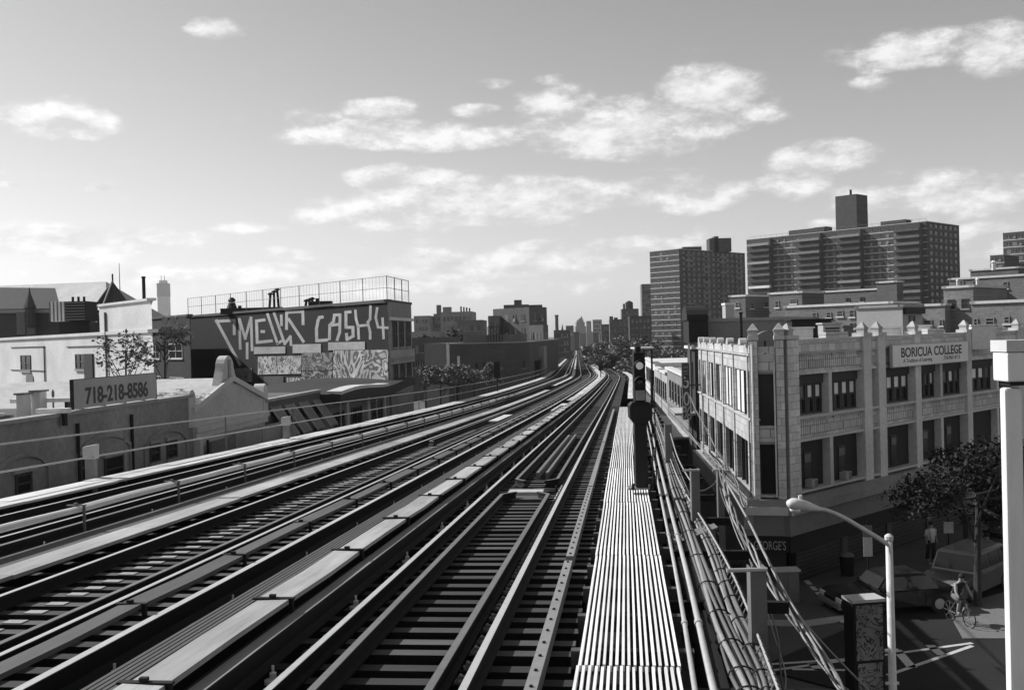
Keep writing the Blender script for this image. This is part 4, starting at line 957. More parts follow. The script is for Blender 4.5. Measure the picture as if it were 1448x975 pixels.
g = B(WB.L); ua, ub = sorted((a[0],b[0])); g.ext([Vector((ua,0,t_-2.0)),Vector((ub,0,t_-2.0))]+[Vector(((ua+ub)/2+(ub-ua)/2*math.cos(t),0,t_-.3+.3*math.sin(t))) for t in [math.pi*k/6 for k in range(7)]], (0,.06,0)); g.build('arched_door', mat('grey_door', .16), WB.root)
for (xa, xb, y) in ((16,64,490),(95,150,489),(16,64,523)):
    ua = px_u(WB.L,xa,y); ub = px_u(WB.L,xb,y); v = onplane(WB.L,(xa+xb)/2,y)[1]; B(WB.L).cyl((ua,.05,v),(ub,.05,v),.035,6).build('conduit', GREYSTEEL, WB.root)
u = px_u(WB.L,64,510); B(WB.L).cyl((u,.06,4),(u,.06,onplane(WB.L,64,490)[1]),.05,6).build('downpipe_or_lit_edge', GREYSTEEL, WB.root)
u = px_u(WB.L,152,490); B(WB.L).cyl((u,.09,4),(u,.09,zt2-.4),.07,8).build('downpipe_or_lit_edge', GREYSTEEL, WB.root)
ct = at(95, 452, 78)
rt_ = thing('cooling_tower', 'slatted rooftop cooling tower, half pale and half dark, behind the white building', 'cooling tower', (ct.x,ct.y,ct.z-2)); za = ct.z-.1; zb_ = at(95,426,78).z; x0 = at(71,440,78).x; xm = at(92,440,78).x; x1 = at(121,440,78).x
B().box(x0,xm-.02,78,80.5,za,zb_).build('pale_panel', WHITEP, rt_)
for k in range(5): xx = x0+(xm-x0)*k/4; B().box(xx-.04,xx+.04,77.92,77.99,za,zb_).build('rib', GREYSTEEL, rt_)
B().box(xm,x1,78.05,80.5,za,zb_).build('dark_casing', BLACKSTEEL, rt_)
for k in range(7): zz = za+(zb_-za)*(k+.5)/7; B().box(xm+.05,x1-.05,77.95,78.045,zz-.05,zz+.05).build('slat', GREYSTEEL, rt_)
for k in range(3): B().cyl((xm+.2+k*.45,79,zb_),(xm+.2+k*.45,79,zb_+.4),.1,8).build('stack', BLACKSTEEL, rt_)
B().box(x0+.2,x1-.2,79,79.2,za-2.2,za-.001).build('support', BLACKSTEEL, rt_)
p = at(204, 430, 60); o = thing('chimney_pipe', 'thin black chimney pipe standing on the white building', 'chimney', tuple(p)); zt_ = at(204,393,60).z
B().cyl((p.x,p.y,p.z-.6),(p.x,p.y,zt_),.1,10).build('pipe', BLACKSTEEL, o); B().lathe([(.13,0),(.13,.1)], 10, (p.x,p.y,zt_)).build('rim', BLACKSTEEL, o)
BH = Block('brick_house', 'dark brick house between the white building and the graffiti building', 'building', 268, 92, 195, None, 447, brickm('dark_house_brick', .04, math.atan2(GD.y,GD.x), 1.1), dl=GD, dr=Vector((-.3,.95,0)).normalized(), depth=9, cope_m=mat('dark_coping', .09))
BH.wins('L', [(221,497,10,20),(249,496,19,20),(225,542,8,22),(251,545,20,24)], 'pale')
for i, (x, y0, y1, w) in enumerate(((233,446,458,5),(245,446,458,5),(258,445,470,8))):
    p = at(x, y1, 88); z1 = at(x,y0,88).z; rt_ = thing('chimney_pot', 'pale chimney stack on the dark brick house, %s' % ('leftmost of three','middle of three','rightmost and widest of three')[i], 'chimney', tuple(p), 'chimneys of the brick house')
    B().box(p.x-w/2*88/F,p.x+w/2*88/F,87.7,88.3,p.z,z1-.15).build('stack', mat('pale_brick', .32), rt_); B().box(p.x-w/2*88/F-.06,p.x+w/2*88/F+.06,87.6,88.4,z1-.148,z1).build('cap', COPE, rt_)
# church
ch = thing('church', 'church with a lit slate roof and a dark pyramid spire beyond the white building', 'church', (at(90,455,140).x,140,G(140)))
SLA = mat('sunlit_slate', .42, .8, .3, 2.2, .15); SLD = mat('dark_slate', .035, .85, .3, 2, .15); CHB = mat('church_brick', .07, .9, .25, 3, .1)  # sunlight on the nave slope is put into its paler slate colour
def hexz(x,y,Y): return at(x,y,Y)
ra, rb = at(-30,405,150), at(150,398,138); ea, eb = at(-30,462,140), at(150,458,128)
g = B(); g.add([ra,rb,eb,ea], [(0,1,2,3)]); back = [Vector((p.x+6,p.y+14,p.z)) for p in (ea,eb)]
g = B(); g.loft([[ea,ra,Vector((ra.x+5,ra.y+16,ea.z))],[eb,rb,Vector((rb.x+5,rb.y+16,eb.z))]]); g.build('nave_roof', SLA, ch)
g = B(); g.ext([Vector((p.x,p.y,-3)) for p in (ea,eb,Vector((rb.x+5,rb.y+16,0)),Vector((ra.x+5,ra.y+16,0)))], (0,0,min(ea.z,eb.z)+2.98)); g.build('nave_wall', CHB, ch)
a, b = at(-30,406,126), at(78,407,121); c, d = at(-30,437,122), at(86,436,117)
g = B(); g.loft([[c,a,Vector((a.x-3,a.y+6,c.z))],[d,b,Vector((b.x-3,b.y+6,d.z))]]); g.build('transept_roof', SLD, ch)
g = B(); g.ext([Vector((p.x,p.y,-3)) for p in (c+Vector((0,.3,0)),d+Vector((-.4,.3,0)),Vector((d.x-3,d.y+5,0)),Vector((c.x-3,c.y+5,0)))], (0,0,min(c.z,d.z)+2.95)); g.build('transept_wall', CHB, ch)
g = B(); g.ext([c+Vector((0,-.25,-.5)), d+Vector((0,-.25,-.5)), d+Vector((0,-.25,-.1)), c+Vector((0,-.25,-.1))], (0,.4,0)); g.build('cornice', mat('dull_stone', .3), ch)
p = at(51,437,119); B().lathe([(.55,-2.2),(.55,0),(.75,.1),(.15,1.8),(.02,2.6)], 8, (p.x,p.y-1.5,p.z)).build('pinnacle', CHB, ch)
for x in (31,45): q = at(x,455,118.5); B().box(q.x-.5,q.x+.5,118.2,118.5,q.z-1.5,q.z+1.2).build('window', mat('pale_tracery', .2), ch)
ap = at(150,396,122); zb_ = at(150,456,122).z; bl, br = at(128,456,122), at(176,456,122)
g = B(); yb = 7; cy = 122+2
g.add([(bl.x,cy-4.2,zb_),(br.x,cy-4.2,zb_),(br.x,cy+4.2,zb_),(bl.x,cy+4.2,zb_),(ap.x,cy,ap.z)], [(0,1,4),(1,2,4),(2,3,4),(3,0,4),(3,2,1,0)]); g.build('spire_roof', SLD, ch)
B().box(bl.x+.2,br.x-.2,cy-4,cy+4,-3,zb_-.01).build('tower', CHB, ch); B().cyl((ap.x,cy,ap.z-.5),(ap.x,cy,ap.z+.9),.1,6).build('finial', BLACKSTEEL, ch)
g = B(); g.cyl((bl.x,cy-4.25,zb_),(ap.x,cy-.05,ap.z),.09,5); g.cyl((ap.x-.4,cy-4.2,zb_),(ap.x,cy-.1,ap.z),.12,5); g.build('hip_rib', mat('dull_stone', .3), ch)
p = at(170,425,180); o = B(); z1 = at(170,372,180).z; o.tube([(p.x,p.y,0),(p.x,p.y,z1)], [.22,.05], 6); o = o.build('antenna_mast', GREYSTEEL); tag(o, 'thin bare mast rising beyond the church spire', 'mast')
# tower under construction, far away
FT = 2600; c = at(230,440,FT); k = FT/F
ft = thing('distant_skyscraper', 'far pale skyscraper under construction with a crane mast, above the brick house', 'skyscraper', (c.x,c.y,G(FT)))
z = lambda y: at(230,y,FT).z
B().box(c.x-7*k,c.x+6.5*k,FT,FT+14*k,-5,z(419)).build('shaft', mat('pale_tower', .45, .7, .2, .05), ft); B().box(c.x-7.3*k,c.x+6.8*k,FT-.3*k,FT+14.4*k,z(419)+.01,z(400)).build('upper_shaft', mat('tower_steel', .2, .7, .3, .08), ft)
B().box(c.x-5*k,c.x+4.5*k,FT+3*k,FT+10*k,z(400)+.01,z(396)).build('crown', mat('pale_tower', .45), ft)
for q in (-2.5,2): B().cyl((c.x+q*k,FT+5*k,z(396)),(c.x+q*k,FT+5*k,z(389)),.45*k,5).build('crane', GREYSTEEL, ft)

# ------------------------------------------------------------------ middle distance, left of the line
def gb(name, v, ang=aL): return brickm(name, v, ang, 1.15)
FACE = Vector((-1,.08,0)).normalized(); FACR = Vector((.068,1,0)).normalized()
def far_block(label, xl, xr, ytop, Y, v, xc=None, cols=5, rows=4, name='city_building', m=None, dark_w=False, pitch=3.1, cope=False, wmat=None, group='buildings down the line', zb=None):
    """a block seen from the avenue: left face to the camera when xc is given, else one frontal face"""
    m = m or mat('far_brick_%d' % int(v*1000), v, .9, .25, .8, .08, blotch=.3)
    if xc is None:
        b = Block(name, label, 'building', xr, Y, xl, None, ytop, m, dl=FACE, dr=FACR, depth=14, group=group, cope=cope, zb=zb)
    else:
        b = Block(name, label, 'building', xc, Y, xl, xr, ytop, m, group=group, cope=cope, zb=zb)
    if cols: b.grid('L', cols, rows, min(1.3, b.sl/cols*.5), 1.6, 1.6, pitch, u_pad=.6)
    if cols and xc is not None: b.grid('R', max(2, int(cols*b.sr/b.sl)), rows, 1.2, 1.6, 1.6, pitch, u_pad=.6)
    return b
far_block('small two-tone block with a rooftop box, first beyond the graffiti building', 585, 607, 446, 420, .22, cols=4, rows=5)
b = far_block('slim block with a tall square chimney tower beyond the graffiti building', 613, 632, 443, 430, .16, cols=4, rows=5)
x0, x1 = at(617,440,432).x, at(623,440,432).x; B().box(x0,x1,433,437,b.zt-.5,at(620,431,433).z).build('chimney_tower', mat('far_brick_120', .12), b.root)
b = far_block('grey stepped block with rooftop posts beyond the graffiti building', 623, 667, 440, 330, .24, cols=7, rows=4)
for k in range(4): p = at(652+k*4,440,332); B().box(p.x-.25,p.x+.25,332,332.5,b.zt,b.zt+1.8-.2*k).build('roof_post', BLACKSTEEL, b.root)
p = at(632,438,331); B().box(p.x-1.4,p.x+1.4,331,334,b.zt,b.zt+1.7).build('bulkhead', mat('far_brick_240', .24), b.root)
far_block('lower dark block in front of the grey stepped block', 647, 682, 452, 290, .13, cols=6, rows=3)
far_block('long dark low row of houses behind the small trees', 560, 640, 476, 210, .09, cols=10, rows=2)
o = far_block('pale roofed shed between the graffiti building and the dark warehouse', 581, 618, 468, 240, .3, cols=0)
far_block('brown apartment block behind the dark warehouse, lower left wing', 690, 706, 446, 236, .15, cols=2, rows=4)
bm_ = far_block('big brown apartment block with stepped roof above the dark warehouse', 697, 773, 434, 232, .1, xc=748, cols=4, rows=5, pitch=3.3)
for xa, xb, yt, dy in ((712,748,431,3),(727,738,424,5),(748,768,431,6)):
    p = at(xa,yt,236); q = at(xb,yt,236); B().box(p.x,q.x,236+dy,243+dy,bm_.zt-.2,at(xa,yt,236+dy).z).build('penthouse', MATS['far_brick_100'], bm_.root)
wh = Block('warehouse', 'low dark brick warehouse with a pale corner strip, left of the bend', 'building', 748, 150, 634, None, 484, gb('warehouse_brick', .085, math.atan2(FACE.y,FACE.x)), dl=Vector((-1,-.02,0)).normalized(), dr=Vector((.12,1,0)).normalized(), depth=60, cope_m=mat('dull_stone', .3), group='warehouses left of the bend')
wh.wins('L', [(657,520,5,9),(674,518,5,9),(685,517,5,9),(702,516,6,12),(741,470+45,5,10)], 'dark')
for x, y0, y1 in ((634,485,521),(649,503,523)):
    a = onplane(wh.L,x+1.2,y0); e = onplane(wh.L,x-1.2,y1); g = B(wh.L); g.box(min(a[0],e[0]),max(a[0],e[0])+.1,0,.12,e[1],a[1]); g.build('pale_strip', WHITEP, wh.root)
w2 = Block('warehouse', 'grey rendered side wing of the dark warehouse, at its left', 'building', 633.4, 152, 600, None, 485, mat('grey_render', .15, .9, .2, 2, .1), dl=Vector((-.9,.44,0)).normalized(), dr=Vector((.3,.95,0)), depth=20, cope=False, group='warehouses left of the bend')
p = at(700,476,158); q = at(712,472,158)
rt_ = thing('roof_cage', 'railed roof deck on top of the dark warehouse', 'roof deck', (p.x,158,wh.zt))
B().box(at(655,480,160).x,at(745,480,160).x,160,175,wh.zt-.3,at(700,473,160).z).build('upper_storey', mat('far_brick_150', .15), rt_)
for k in range(6): xx = at(690+k*4,473,159).x; B().box(xx-.06,xx+.06,159,159.1,wh.zt,wh.zt+2.6).build('post', BLACKSTEEL, rt_)
B().box(at(690,473,159).x,at(710,473,159).x,158.95,159.05,wh.zt+2.6,wh.zt+2.7).build('rail_bar', BLACKSTEEL, rt_)
b = far_block('brown building at the line with a pale side stair, right of the warehouse', 748, 775, 459, 215, .12, xc=768, cols=3, rows=4)
far_block('pale narrow house front below the brown apartment block', 757, 769, 490, 165, .26, cols=1, rows=2, pitch=3.6)
b = Block('city_building', 'dark open-fronted shed beside the line, right of the warehouse', 'building', 764, 158, 744, None, 510, BLACKSTEEL, dl=FACE, dr=FACR, depth=10, cope=False, group='buildings down the line')
far_block('low dark houses before the far skyline, left of the line', 783, 806, 466, 420, .07, cols=5, rows=3)
far_block('small grey house near the end of the line, left side', 798, 812, 474, 520, .2, cols=3, rows=3)
far_block('pale narrow block at the very end of the line', 819.5, 827, 474, 1250, .55, cols=3, rows=4, pitch=3.4)
# skyline at the end of the line
sk = thing('factory_chimney', 'tall dark factory chimney on the far skyline left of the line', 'chimney', (at(787,470,700).x,700,G(700)))
p = at(787,445,700); B().tube([(p.x,700,-8),(p.x,700,p.z)], [1.5,1.15], 10).build('stack', mat('far_brick_60', .06), sk); B().lathe([(1.4,-1.2),(1.4,0)], 10, tuple(p)).build('rim', mat('far_brick_60', .06), sk)
sp_ = thing('church_steeple', 'small pointed steeple on the far skyline right of the factory chimney', 'steeple', (at(795,470,900).x,900,G(900)))
p = at(795,457,900); B().tube([(p.x,900,p.z-9),(p.x,900,p.z)], [1.8,.05], 6).build('spire', mat('far_brick_60', .06), sp_); B().box(p.x-1.8,p.x+1.8,898,902,-8,p.z-9.01).build('tower', mat('far_brick_60', .06), sp_)
tt = thing('city_building', 'stepped tower block with a pointed top on the skyline at the end of the line', 'building', (at(821,470,1400).x,1400,G(1400)), 'skyline at the end of the line')
for xa, xb, yt in ((814,829,461),(815.5,827.5,455),(817,826,452),(820,825,449.5)):
    B().box(at(xa,470,1400).x,at(xb,470,1400).x,1400+(461-yt)*.6,1425,-8,at(820,yt,1400).z).build('tier', mat('hazy_tower', .2, .9, .2, .1), tt)
p = at(822.5,446,1404); B().tube([(p.x,1412,p.z-4),(p.x,1412,p.z)], [2,.1], 6).build('finial', MATS['hazy_tower'], tt)
far_block('slim grey tower right of the stepped tower on the skyline', 829, 836, 453.5, 1300, .22, cols=3, rows=6, group='skyline at the end of the line')
far_block('domed grey block left of the stepped tower on the skyline', 800, 811, 460, 800, .1, cols=3, rows=3, group='skyline at the end of the line')
far_block('pale block with stepped roof, right of the line on the skyline', 838, 851, 451.5, 800, .3, cols=3, rows=5, group='skyline at the end of the line')
far_block('dark block right of the pale skyline block', 850, 863, 458, 600, .08, cols=4, rows=4, group='skyline at the end of the line')
b = far_block('dark block with two chimneys on the skyline above the trees', 862, 881, 451, 520, .09, cols=4, rows=5, group='skyline at the end of the line')
for x in (864.5, 871): p = at(x,447,521); B().box(p.x-.9,p.x+.9,521,523,b.zt-.3,p.z+(.0 if x < 870 else -.6)).build('chimney', MATS['far_brick_90'], b.root)
b = far_block('dark tower block with a water tank left of the striped tower', 879, 903, 436, 560, .1, cols=5, rows=8, group='skyline at the end of the line')
p = at(891,436,562); B().lathe([(2.2,-.5),(2.2,3.6),(1.2,4.4),(.1,4.8)], 10, (p.x,566,b.zt)).build('water_tank', BLACKSTEEL, b.root); p = at(883,436,562); B().cyl((p.x,564,b.zt-.3),(p.x,564,b.zt+3),.6,8).build('flue', BLACKSTEEL, b.root)
far_block('low dark block in front of the striped tower', 890, 921, 446, 500, .05, cols=5, rows=6, group='skyline at the end of the line')
far_block('narrow grey tower peeping out left of the striped tower', 907, 924, 401, 620, .14, cols=4, rows=14, group='skyline at the end of the line', pitch=2.8)
for i in range(14):
    x = 783+i*9.2; far_block('%s low rooftop %s of the far houses down the line' % (('dark','grey','pale')[i % 3], ('first','second','third','fourth','fifth','sixth','seventh','eighth','ninth','tenth','eleventh','twelfth','thirteenth','fourteenth')[i]+' from the left'), x, x+8.5+(i % 3)*1.6, 468+(i*7 % 5)*.9, 880-(i % 4)*60, (.08,.16,.34)[i % 3], cols=0, group='far low rooftops')

# ------------------------------------------------------------------ towers on the right
TB = mat('tower_brick', .062, .9, .22, 1.2, .1, brick=(1.2,.4,.05,1.2), ang=aL); TBR = mat('tower_brick', .13)
t1 = Block('apartment_tower', 'tall dark apartment tower with pale floor stripes, left of the wide one', 'apartment tower', 960, 505, 918.5, 1053, 352, TB, depth=20, zb=-10)
t1.bands('L', 20, 2.6, 2.75, .32); t1.grid('L', 4, 20, 1.5, 1.2, .9, 2.75, 1.2); t1.grid('R', 13, 20, 1.8, 1.3, .9, 2.75, 1.5); t1.bands('R', 20, 2.6, 2.75, .2, mat('shaded_band', .13))  # bands on the right face carry its shade as a darker colour
for k in range(4):
    u = t1.sr*(k+.5)/4
    for r in range(19): v = t1.zt-3.2-r*2.75; o = B(t1.Rr).box(u-2.6,u+2.6,.0,1.3,v-.35,v+.75); o.build('balcony', mat('balcony_front', .14, .8, .6, 1.2, objvar=.6), t1.root)
for xa, xb, yt, a in ((1003,1034,337,14),(1010,1016,334,16),(966,992,349,8)):
    p = at(xa,yt,525); q = at(xb,yt,525); B().box(p.x,q.x,525,533,t1.zt-.3,at(xa,yt,525).z).build('roof_house', TB, t1.root)
t2 = Block('apartment_tower', 'wide apartment tower with stacked balconies and a square roof tower, right background', 'apartment tower', 1310, 392, 1055, 1356, 313, TB, depth=22, zb=-10)
npit = 2.72; t2.bands('L', 18, 2.5, npit, .3); t2.grid('L', 24, 18, 1.3, 1.25, .8, npit, 1.0); t2.grid('R', 6, 18, 2.0, 1.3, .8, npit, 1.5); t2.bands('R', 18, 2.5, npit, .22, mat('shaded_band', .13))  # right face again: shade put into the band colour
M = t2.L
for (xa, xb) in ((1066,1094),(1134,1165),(1192,1222),(1272,1306)):
    ua = px_u(M,xb,380); ub = px_u(M,xa,380)
    g = B(M); g.box(ua,ub,.0,2.6,-5,t2.zt-.6); g.build('bay', mat('tower_brick', .13), t2.root)
    for r in range(17):
        v = t2.zt-3.2-r*npit; k = random.random(); mm = mat('balcony_front_%d' % (int(k*4)), (.06,.1,.14,.2)[int(k*4)], .8, .6, 1.2, objvar=.5)
        if k > .95: mm = WHITEP
        B(M).box(ua-.3,ub+.3,2.6,4.2,v-.3,v+.8).build('balcony', mm, t2.root)
zz = t2.zt
for xa, xb, yt, dep in ((1110,1160,323,3),(1142,1160,320,5),(1240,1276,311,3)):
    ua = px_u(M,xb,yt); ub = px_u(M,xa,yt); v = onplane(M,(xa+xb)/2,yt)[1]; B(M).box(ua,ub,-dep-5,-dep,zz-.3,max(v,zz+1)).build('roof_house', mat('tower_brick', .13), t2.root)
ua = px_u(M,1209,300); ub = px_u(M,1179,300); v = onplane(M,1190,276)[1]; B(M).box(ua,ub,-11,-1.5,zz-.2,v).build('roof_tower', TB, t2.root); B(M).cyl(((ua*1.2+ub*.8)/2,-4,v),((ua*1.2+ub*.8)/2,-4,v+2.4),.5,8).build('vent', BLACKSTEEL, t2.root)
g = B(M)
for k in range(30): u = t2.sl*k/29*.98+.3; g.cyl((u,-.4,zz+.2),(u,-.4,zz+1.3),.05,4)
g.cyl((.3,-.4,zz+1.3),(t2.sl*.98,-.4,zz+1.3),.05,4); tag(g.build('roof_railing', GREYSTEEL, t2.root), kind='stuff')
t3 = Block('apartment_tower', 'striped apartment tower cut off by the right picture edge', 'apartment tower', 1460, 370, 1418, None, 326, TB, depth=20, zb=-10)
t3.bands('L', 14, 2.6, 2.75, .3); t3.grid('L', 4, 14, 1.5, 1.2, .9, 2.75, 1.0)
t4 = Block('apartment_tower', 'lower wing of the striped tower at the right edge', 'apartment tower', 1420, 362, 1400, None, 360, TB, depth=14, zb=-10); t4.bands('L', 9, 2.6, 2.75, .3); t4.grid('L', 2, 9, 1.5, 1.2, .9, 2.75, .6)

# ------------------------------------------------------------------ brick houses behind the college
BR = [brickm('house_brick_a', .12, aL), brickm('house_brick_b', .15, aL), brickm('house_brick_c', .18, aL)]
GP = 'brick housing blocks behind the college'
h = Block('housing_block', 'brick housing block with a tall square end, highest of the row behind the college', 'building', 1268, 108, 1240, 1277, 399, BR[0], group=GP)
h = Block('housing_block', 'long brick housing wing left of the tall square end', 'building', 1252, 112, 1160, 1262, 409, BR[0], group=GP); h.wins('L', [(1199,424,6,6),(1219,423,6,6)], 'dark')
h = Block('housing_block', 'brick housing wing with a deep shaded side, left middle of the row', 'building', 1134, 104, 1087, 1165, 414, BR[0], group=GP); h.wins('L', [(1099,430,6,9),(1122,426,9,7)], 'sash')
h = Block('housing_block', 'lowest brick housing wing at the left end of the row', 'building', 1054, 108, 1032, 1090, 419, BR[0], group=GP); h.wins('L', [(1043,431,5,8)], 'sash'); h.wins('R', [(1063,432,5,8),(1083,430,6,8)], 'sash')
h = Block('housing_block', 'nearer brick house row with paired windows right behind the college roof', 'building', 1262, 82, 1110, 1300, 429, BR[1], group=GP)
h.wins('L', [(1188,443,9,9),(1205,443,7,10),(1172,445,7,8),(1152,446,7,8),(1205,460,7,8)], 'sash')
h = Block('housing_block', 'pale stuccoed block with a dark side, right behind the college roof', 'building', 1276, 72, 1211, 1304, 434, mat('pale_stucco', .36, .9, .15, 4, .1), group=GP, cope_m=mat('dull_stone', .3)); h.wins('R', [(1289,450,8,8)], 'dark')
B(h.Rr).box(.1,h.sr,.0,.25,h.zt-.5,h.zt-.05).build('eave', BLACKSTEEL, h.root)
h = Block('housing_block', 'brick house with two square windows in a raised middle, right background', 'building', 1376, 80, 1334, None, 406, BR[2], depth=7, group=GP); h.wins('L', [(1345,430,10,14),(1365,429,10,14)], 'dark')
h = Block('housing_block', 'low brick house with small windows left of the raised one', 'building', 1336, 80.5, 1303, None, 432, BR[2], depth=9, group=GP); h.wins('L', [(1312,457,12,10),(1331,456,6,9)], 'sash')
h = Block('housing_block', 'low brick house with small windows at the right picture edge', 'building', 1475, 66, 1374, None, 426, BR[2], depth=9, group=GP); h.wins('L', [(1380,455,7,10),(1400,454,13,10),(1424,452,8,10)], 'sash')
h = Block('housing_block', 'taller brick block behind the house with two square windows', 'building', 1480, 96, 1342, None, 388, BR[1], depth=9, group=GP); h.wins('L', [(1422,403,7,10),(1422,421,7,10),(1360,401,6,8),(1378,401,6,8)], 'sash')
B(h.L).box(px_u(h.L,1414,390),px_u(h.L,1392,390),.02,2.2,2,h.zt-.9).build('stair_bay', mat('dark_render', .11), h.root)
h = Block('housing_block', 'flat dark rooftop house above the right-hand brick block', 'building', 1440, 110, 1372, None, 379, BR[0], depth=9, group=GP)
for i, (x, y, w, hh, Y) in enumerate(((1354,401,3,6,95),(1382,399,4,5,95),(1405,374,6,8,108),(1112,322,2,4,430))):
    if i == 3: continue
    p = at(x,y,Y); rt_ = thing('roof_vent', 'small pale roof vent on the right-hand brick blocks, %s' % ('left one','middle one','round-topped right one')[i], 'vent', (p.x,Y,p.z-.5), 'vents on the brick blocks')
    B().lathe([(w*.5*Y/F,-.6),(w*.5*Y/F,.2),(w*.75*Y/F,.25),(w*.3*Y/F,.45)], 8, tuple(p)).build('pipe', WHITEP, rt_)

# ------------------------------------------------------------------ the college
PA = at(1058, 470, 40.2); PA.z = 0
LD = Vector((.08, 1, 0)).normalized(); CDv = (PB-PA).normalized()
FL = frame(tuple(PA), LD, (-LD.y, LD.x)); FC = frame(tuple(PA), CDv); FR = frame(tuple(PB), SD)
LL = ksolve(985, 475, PA, LD); CW = (PB-PA).length; RL = 34.0
TER = mat('terracotta', .62, .75, .16, 7, .1, brick=(.55,.34,.015,.45), ang=math.atan2(SD.y,SD.x), blotch=.22)  # tone raised for the front that lies in shade
TERL = mat('sunlit_front_terracotta', .43, .7, .14, 7, .1, brick=(.55,.34,.015,.6), ang=math.atan2(LD.y,LD.x), blotch=.15)  # same terracotta, its tone set apart for the sunlit front
PIER = mat('pier_block', .64, .75, .3, 5, .15, blotch=.35, objvar=.14)
JOINT = mat('mortar_joint', .28, .9)
co = thing('college_building', 'three-storey terracotta college on the corner with BORICUA COLLEGE sign', 'building', (PA.x,PA.y,0))
ZT, ZF, ZW3, ZS3, ZW2, ZS2, ZC, ZL = 10.1, 9.5, 8.6, 6.9, 5.85, 3.85, 3.05, 2.55
inn = 1.5
corners = [PA, PB, PB+SD*RL, PB+SD*RL+Vector((-8,14,0)), PA+LD*LL]
ci = []
for a, p, b in zip([corners[-1]]+corners[:-1], corners, corners[1:]+corners[:1]):
    cen = PA+Vector((8,14,0)); ci.append(p+(cen-p).normalized()*inn*1.4)
B().ext([Vector((p.x,p.y,-2)) for p in ci], (0,0,ZT-1.2+2)).build('core_wall', mat('dark_interior', .03, .9), co)
B().ext([Vector((p.x,p.y,ZT-1.19)) for p in ci], (0,0,.25)).build('roof', TAR, co)
def uR(x, y=560): return px_u(FR, x, y)
# right-hand front (in shade): piers, bays, friezes
piersR = [(1108,1125),(1219,1230),(1240,1250),(1292,1300),(1365,1372),(1438,1446),(1470,1478)]
pu = [(uR(a), uR(b)) for a, b in piersR]; pu[0] = (0.02, uR(1126))
for i, (a, b) in enumerate(pu):
    B(FR).box(a,b,-.35,.12,ZL,ZT-.02).build('pier', PIER if i else JOINT, co)
    B(FR).box(a-.05,b+.05,-.4,.17,ZT-.019,ZT+.14).build('pier_cap', COPE, co)
def blocks_on(M, u0, u1, z0, z1, w, cols, rows, w0, m=PIER, d=.035):
    """the ashlar blocks of a corner pier, one by one"""
    cw = (u1-u0)/cols; rh = (z1-z0)/rows; src = {}
    for r in range(rows):
        off = (r % 2)*.5; edges = [0]+[k+off for k in range(0 if off else 1, cols)]+[cols]; edges = sorted(set(edges))
        for a, b in zip(edges, edges[1:]):
            if b-a < .2: continue
            k = round(b-a,1); Mw = M @ Matrix.Translation((u0+a*cw+.008, w0, z0+r*rh+.01))
            if k not in src:
                src[k] = B().box(0,(b-a)*cw-.016,0,d,0,rh-.02).build('block', m, co, local=True); src[k].matrix_local = Matrix.Translation(-ORG[co.name]) @ Mw
            else: inst(src[k], 'block', co, Mw)
blocks_on(FR, pu[0][0], pu[0][1], ZL, ZT-.05, 0, 2, 24, .121)
def frieze(M, a, b, z0, z1, n, m, w=-.06):
    """ribbed terracotta panel"""
    B(M).box(a,b,-.35,w-.02,z0,z1).build('frieze_panel', m, co); g = B(M); st_ = (b-a)/n; h_ = z1-z0
    for k in range(n):
        c = a+(k+.5)*st_; g.box(c-st_*.3,c+st_*.3,w-.019,w+.05,z0+h_*.12,z1-h_*.3)
        g.ext([Vector((c-st_*.3,w-.019,z1-h_*.299)),Vector((c+st_*.3,w-.019,z1-h_*.299)),Vector((c,w-.019,z1-h_*.08))], (0,.07,0))
    tag(g.build('frieze_rib', m, co), kind='stuff')
SHADE = mat('window_blind_box', .06, .8, .2, 4)
def sash_bay(M, a, b, z0, z1, n, seed, blind=.24):
    rnd = random.Random(seed); zb_ = z1-(z1-z0)*blind
    B(M).box(a,b,-.42,-.2,zb_,z1).build('blind_box', SHADE, co)
    for k in range(n):
        u0 = a+(b-a)*k/n+.02; u1 = a+(b-a)*(k+1)/n-.02; zm = z0+(zb_-z0)*.52
        w = B(M).box(u0+.1,u1-.1,-.42,-.36,z0+.1,zm-.04).build('window', GLASS, co)
        pm = GLASSL if rnd.random() < .62 else mat('reflecting_pane', .14, .2, .2, 2, 0, spec=.5)
        B(M).box(u0+.1,u1-.1,-.41,-.34,zm+.04,zb_-.08).build('upper_pane', pm, w)
        f = B(M); f.box(u0,u0+.09,-.42,-.28,z0,zb_-.01).box(u1-.09,u1,-.42,-.28,z0,zb_-.01).box(u0+.091,u1-.091,-.42,-.29,zb_-.09,zb_-.011).box(u0+.091,u1-.091,-.42,-.29,z0,z0+.09).box(u0+.091,u1-.091,-.42,-.3,zm-.04,zm+.04)
        f.build('frame', mat('window_frame_dark', .06), w)
baysR = [(pu[i][1], pu[i+1][0]) for i in range(len(pu)-1)]
mull = {0: uR(1173), 3: uR(1330.5), 4: uR(1410)}
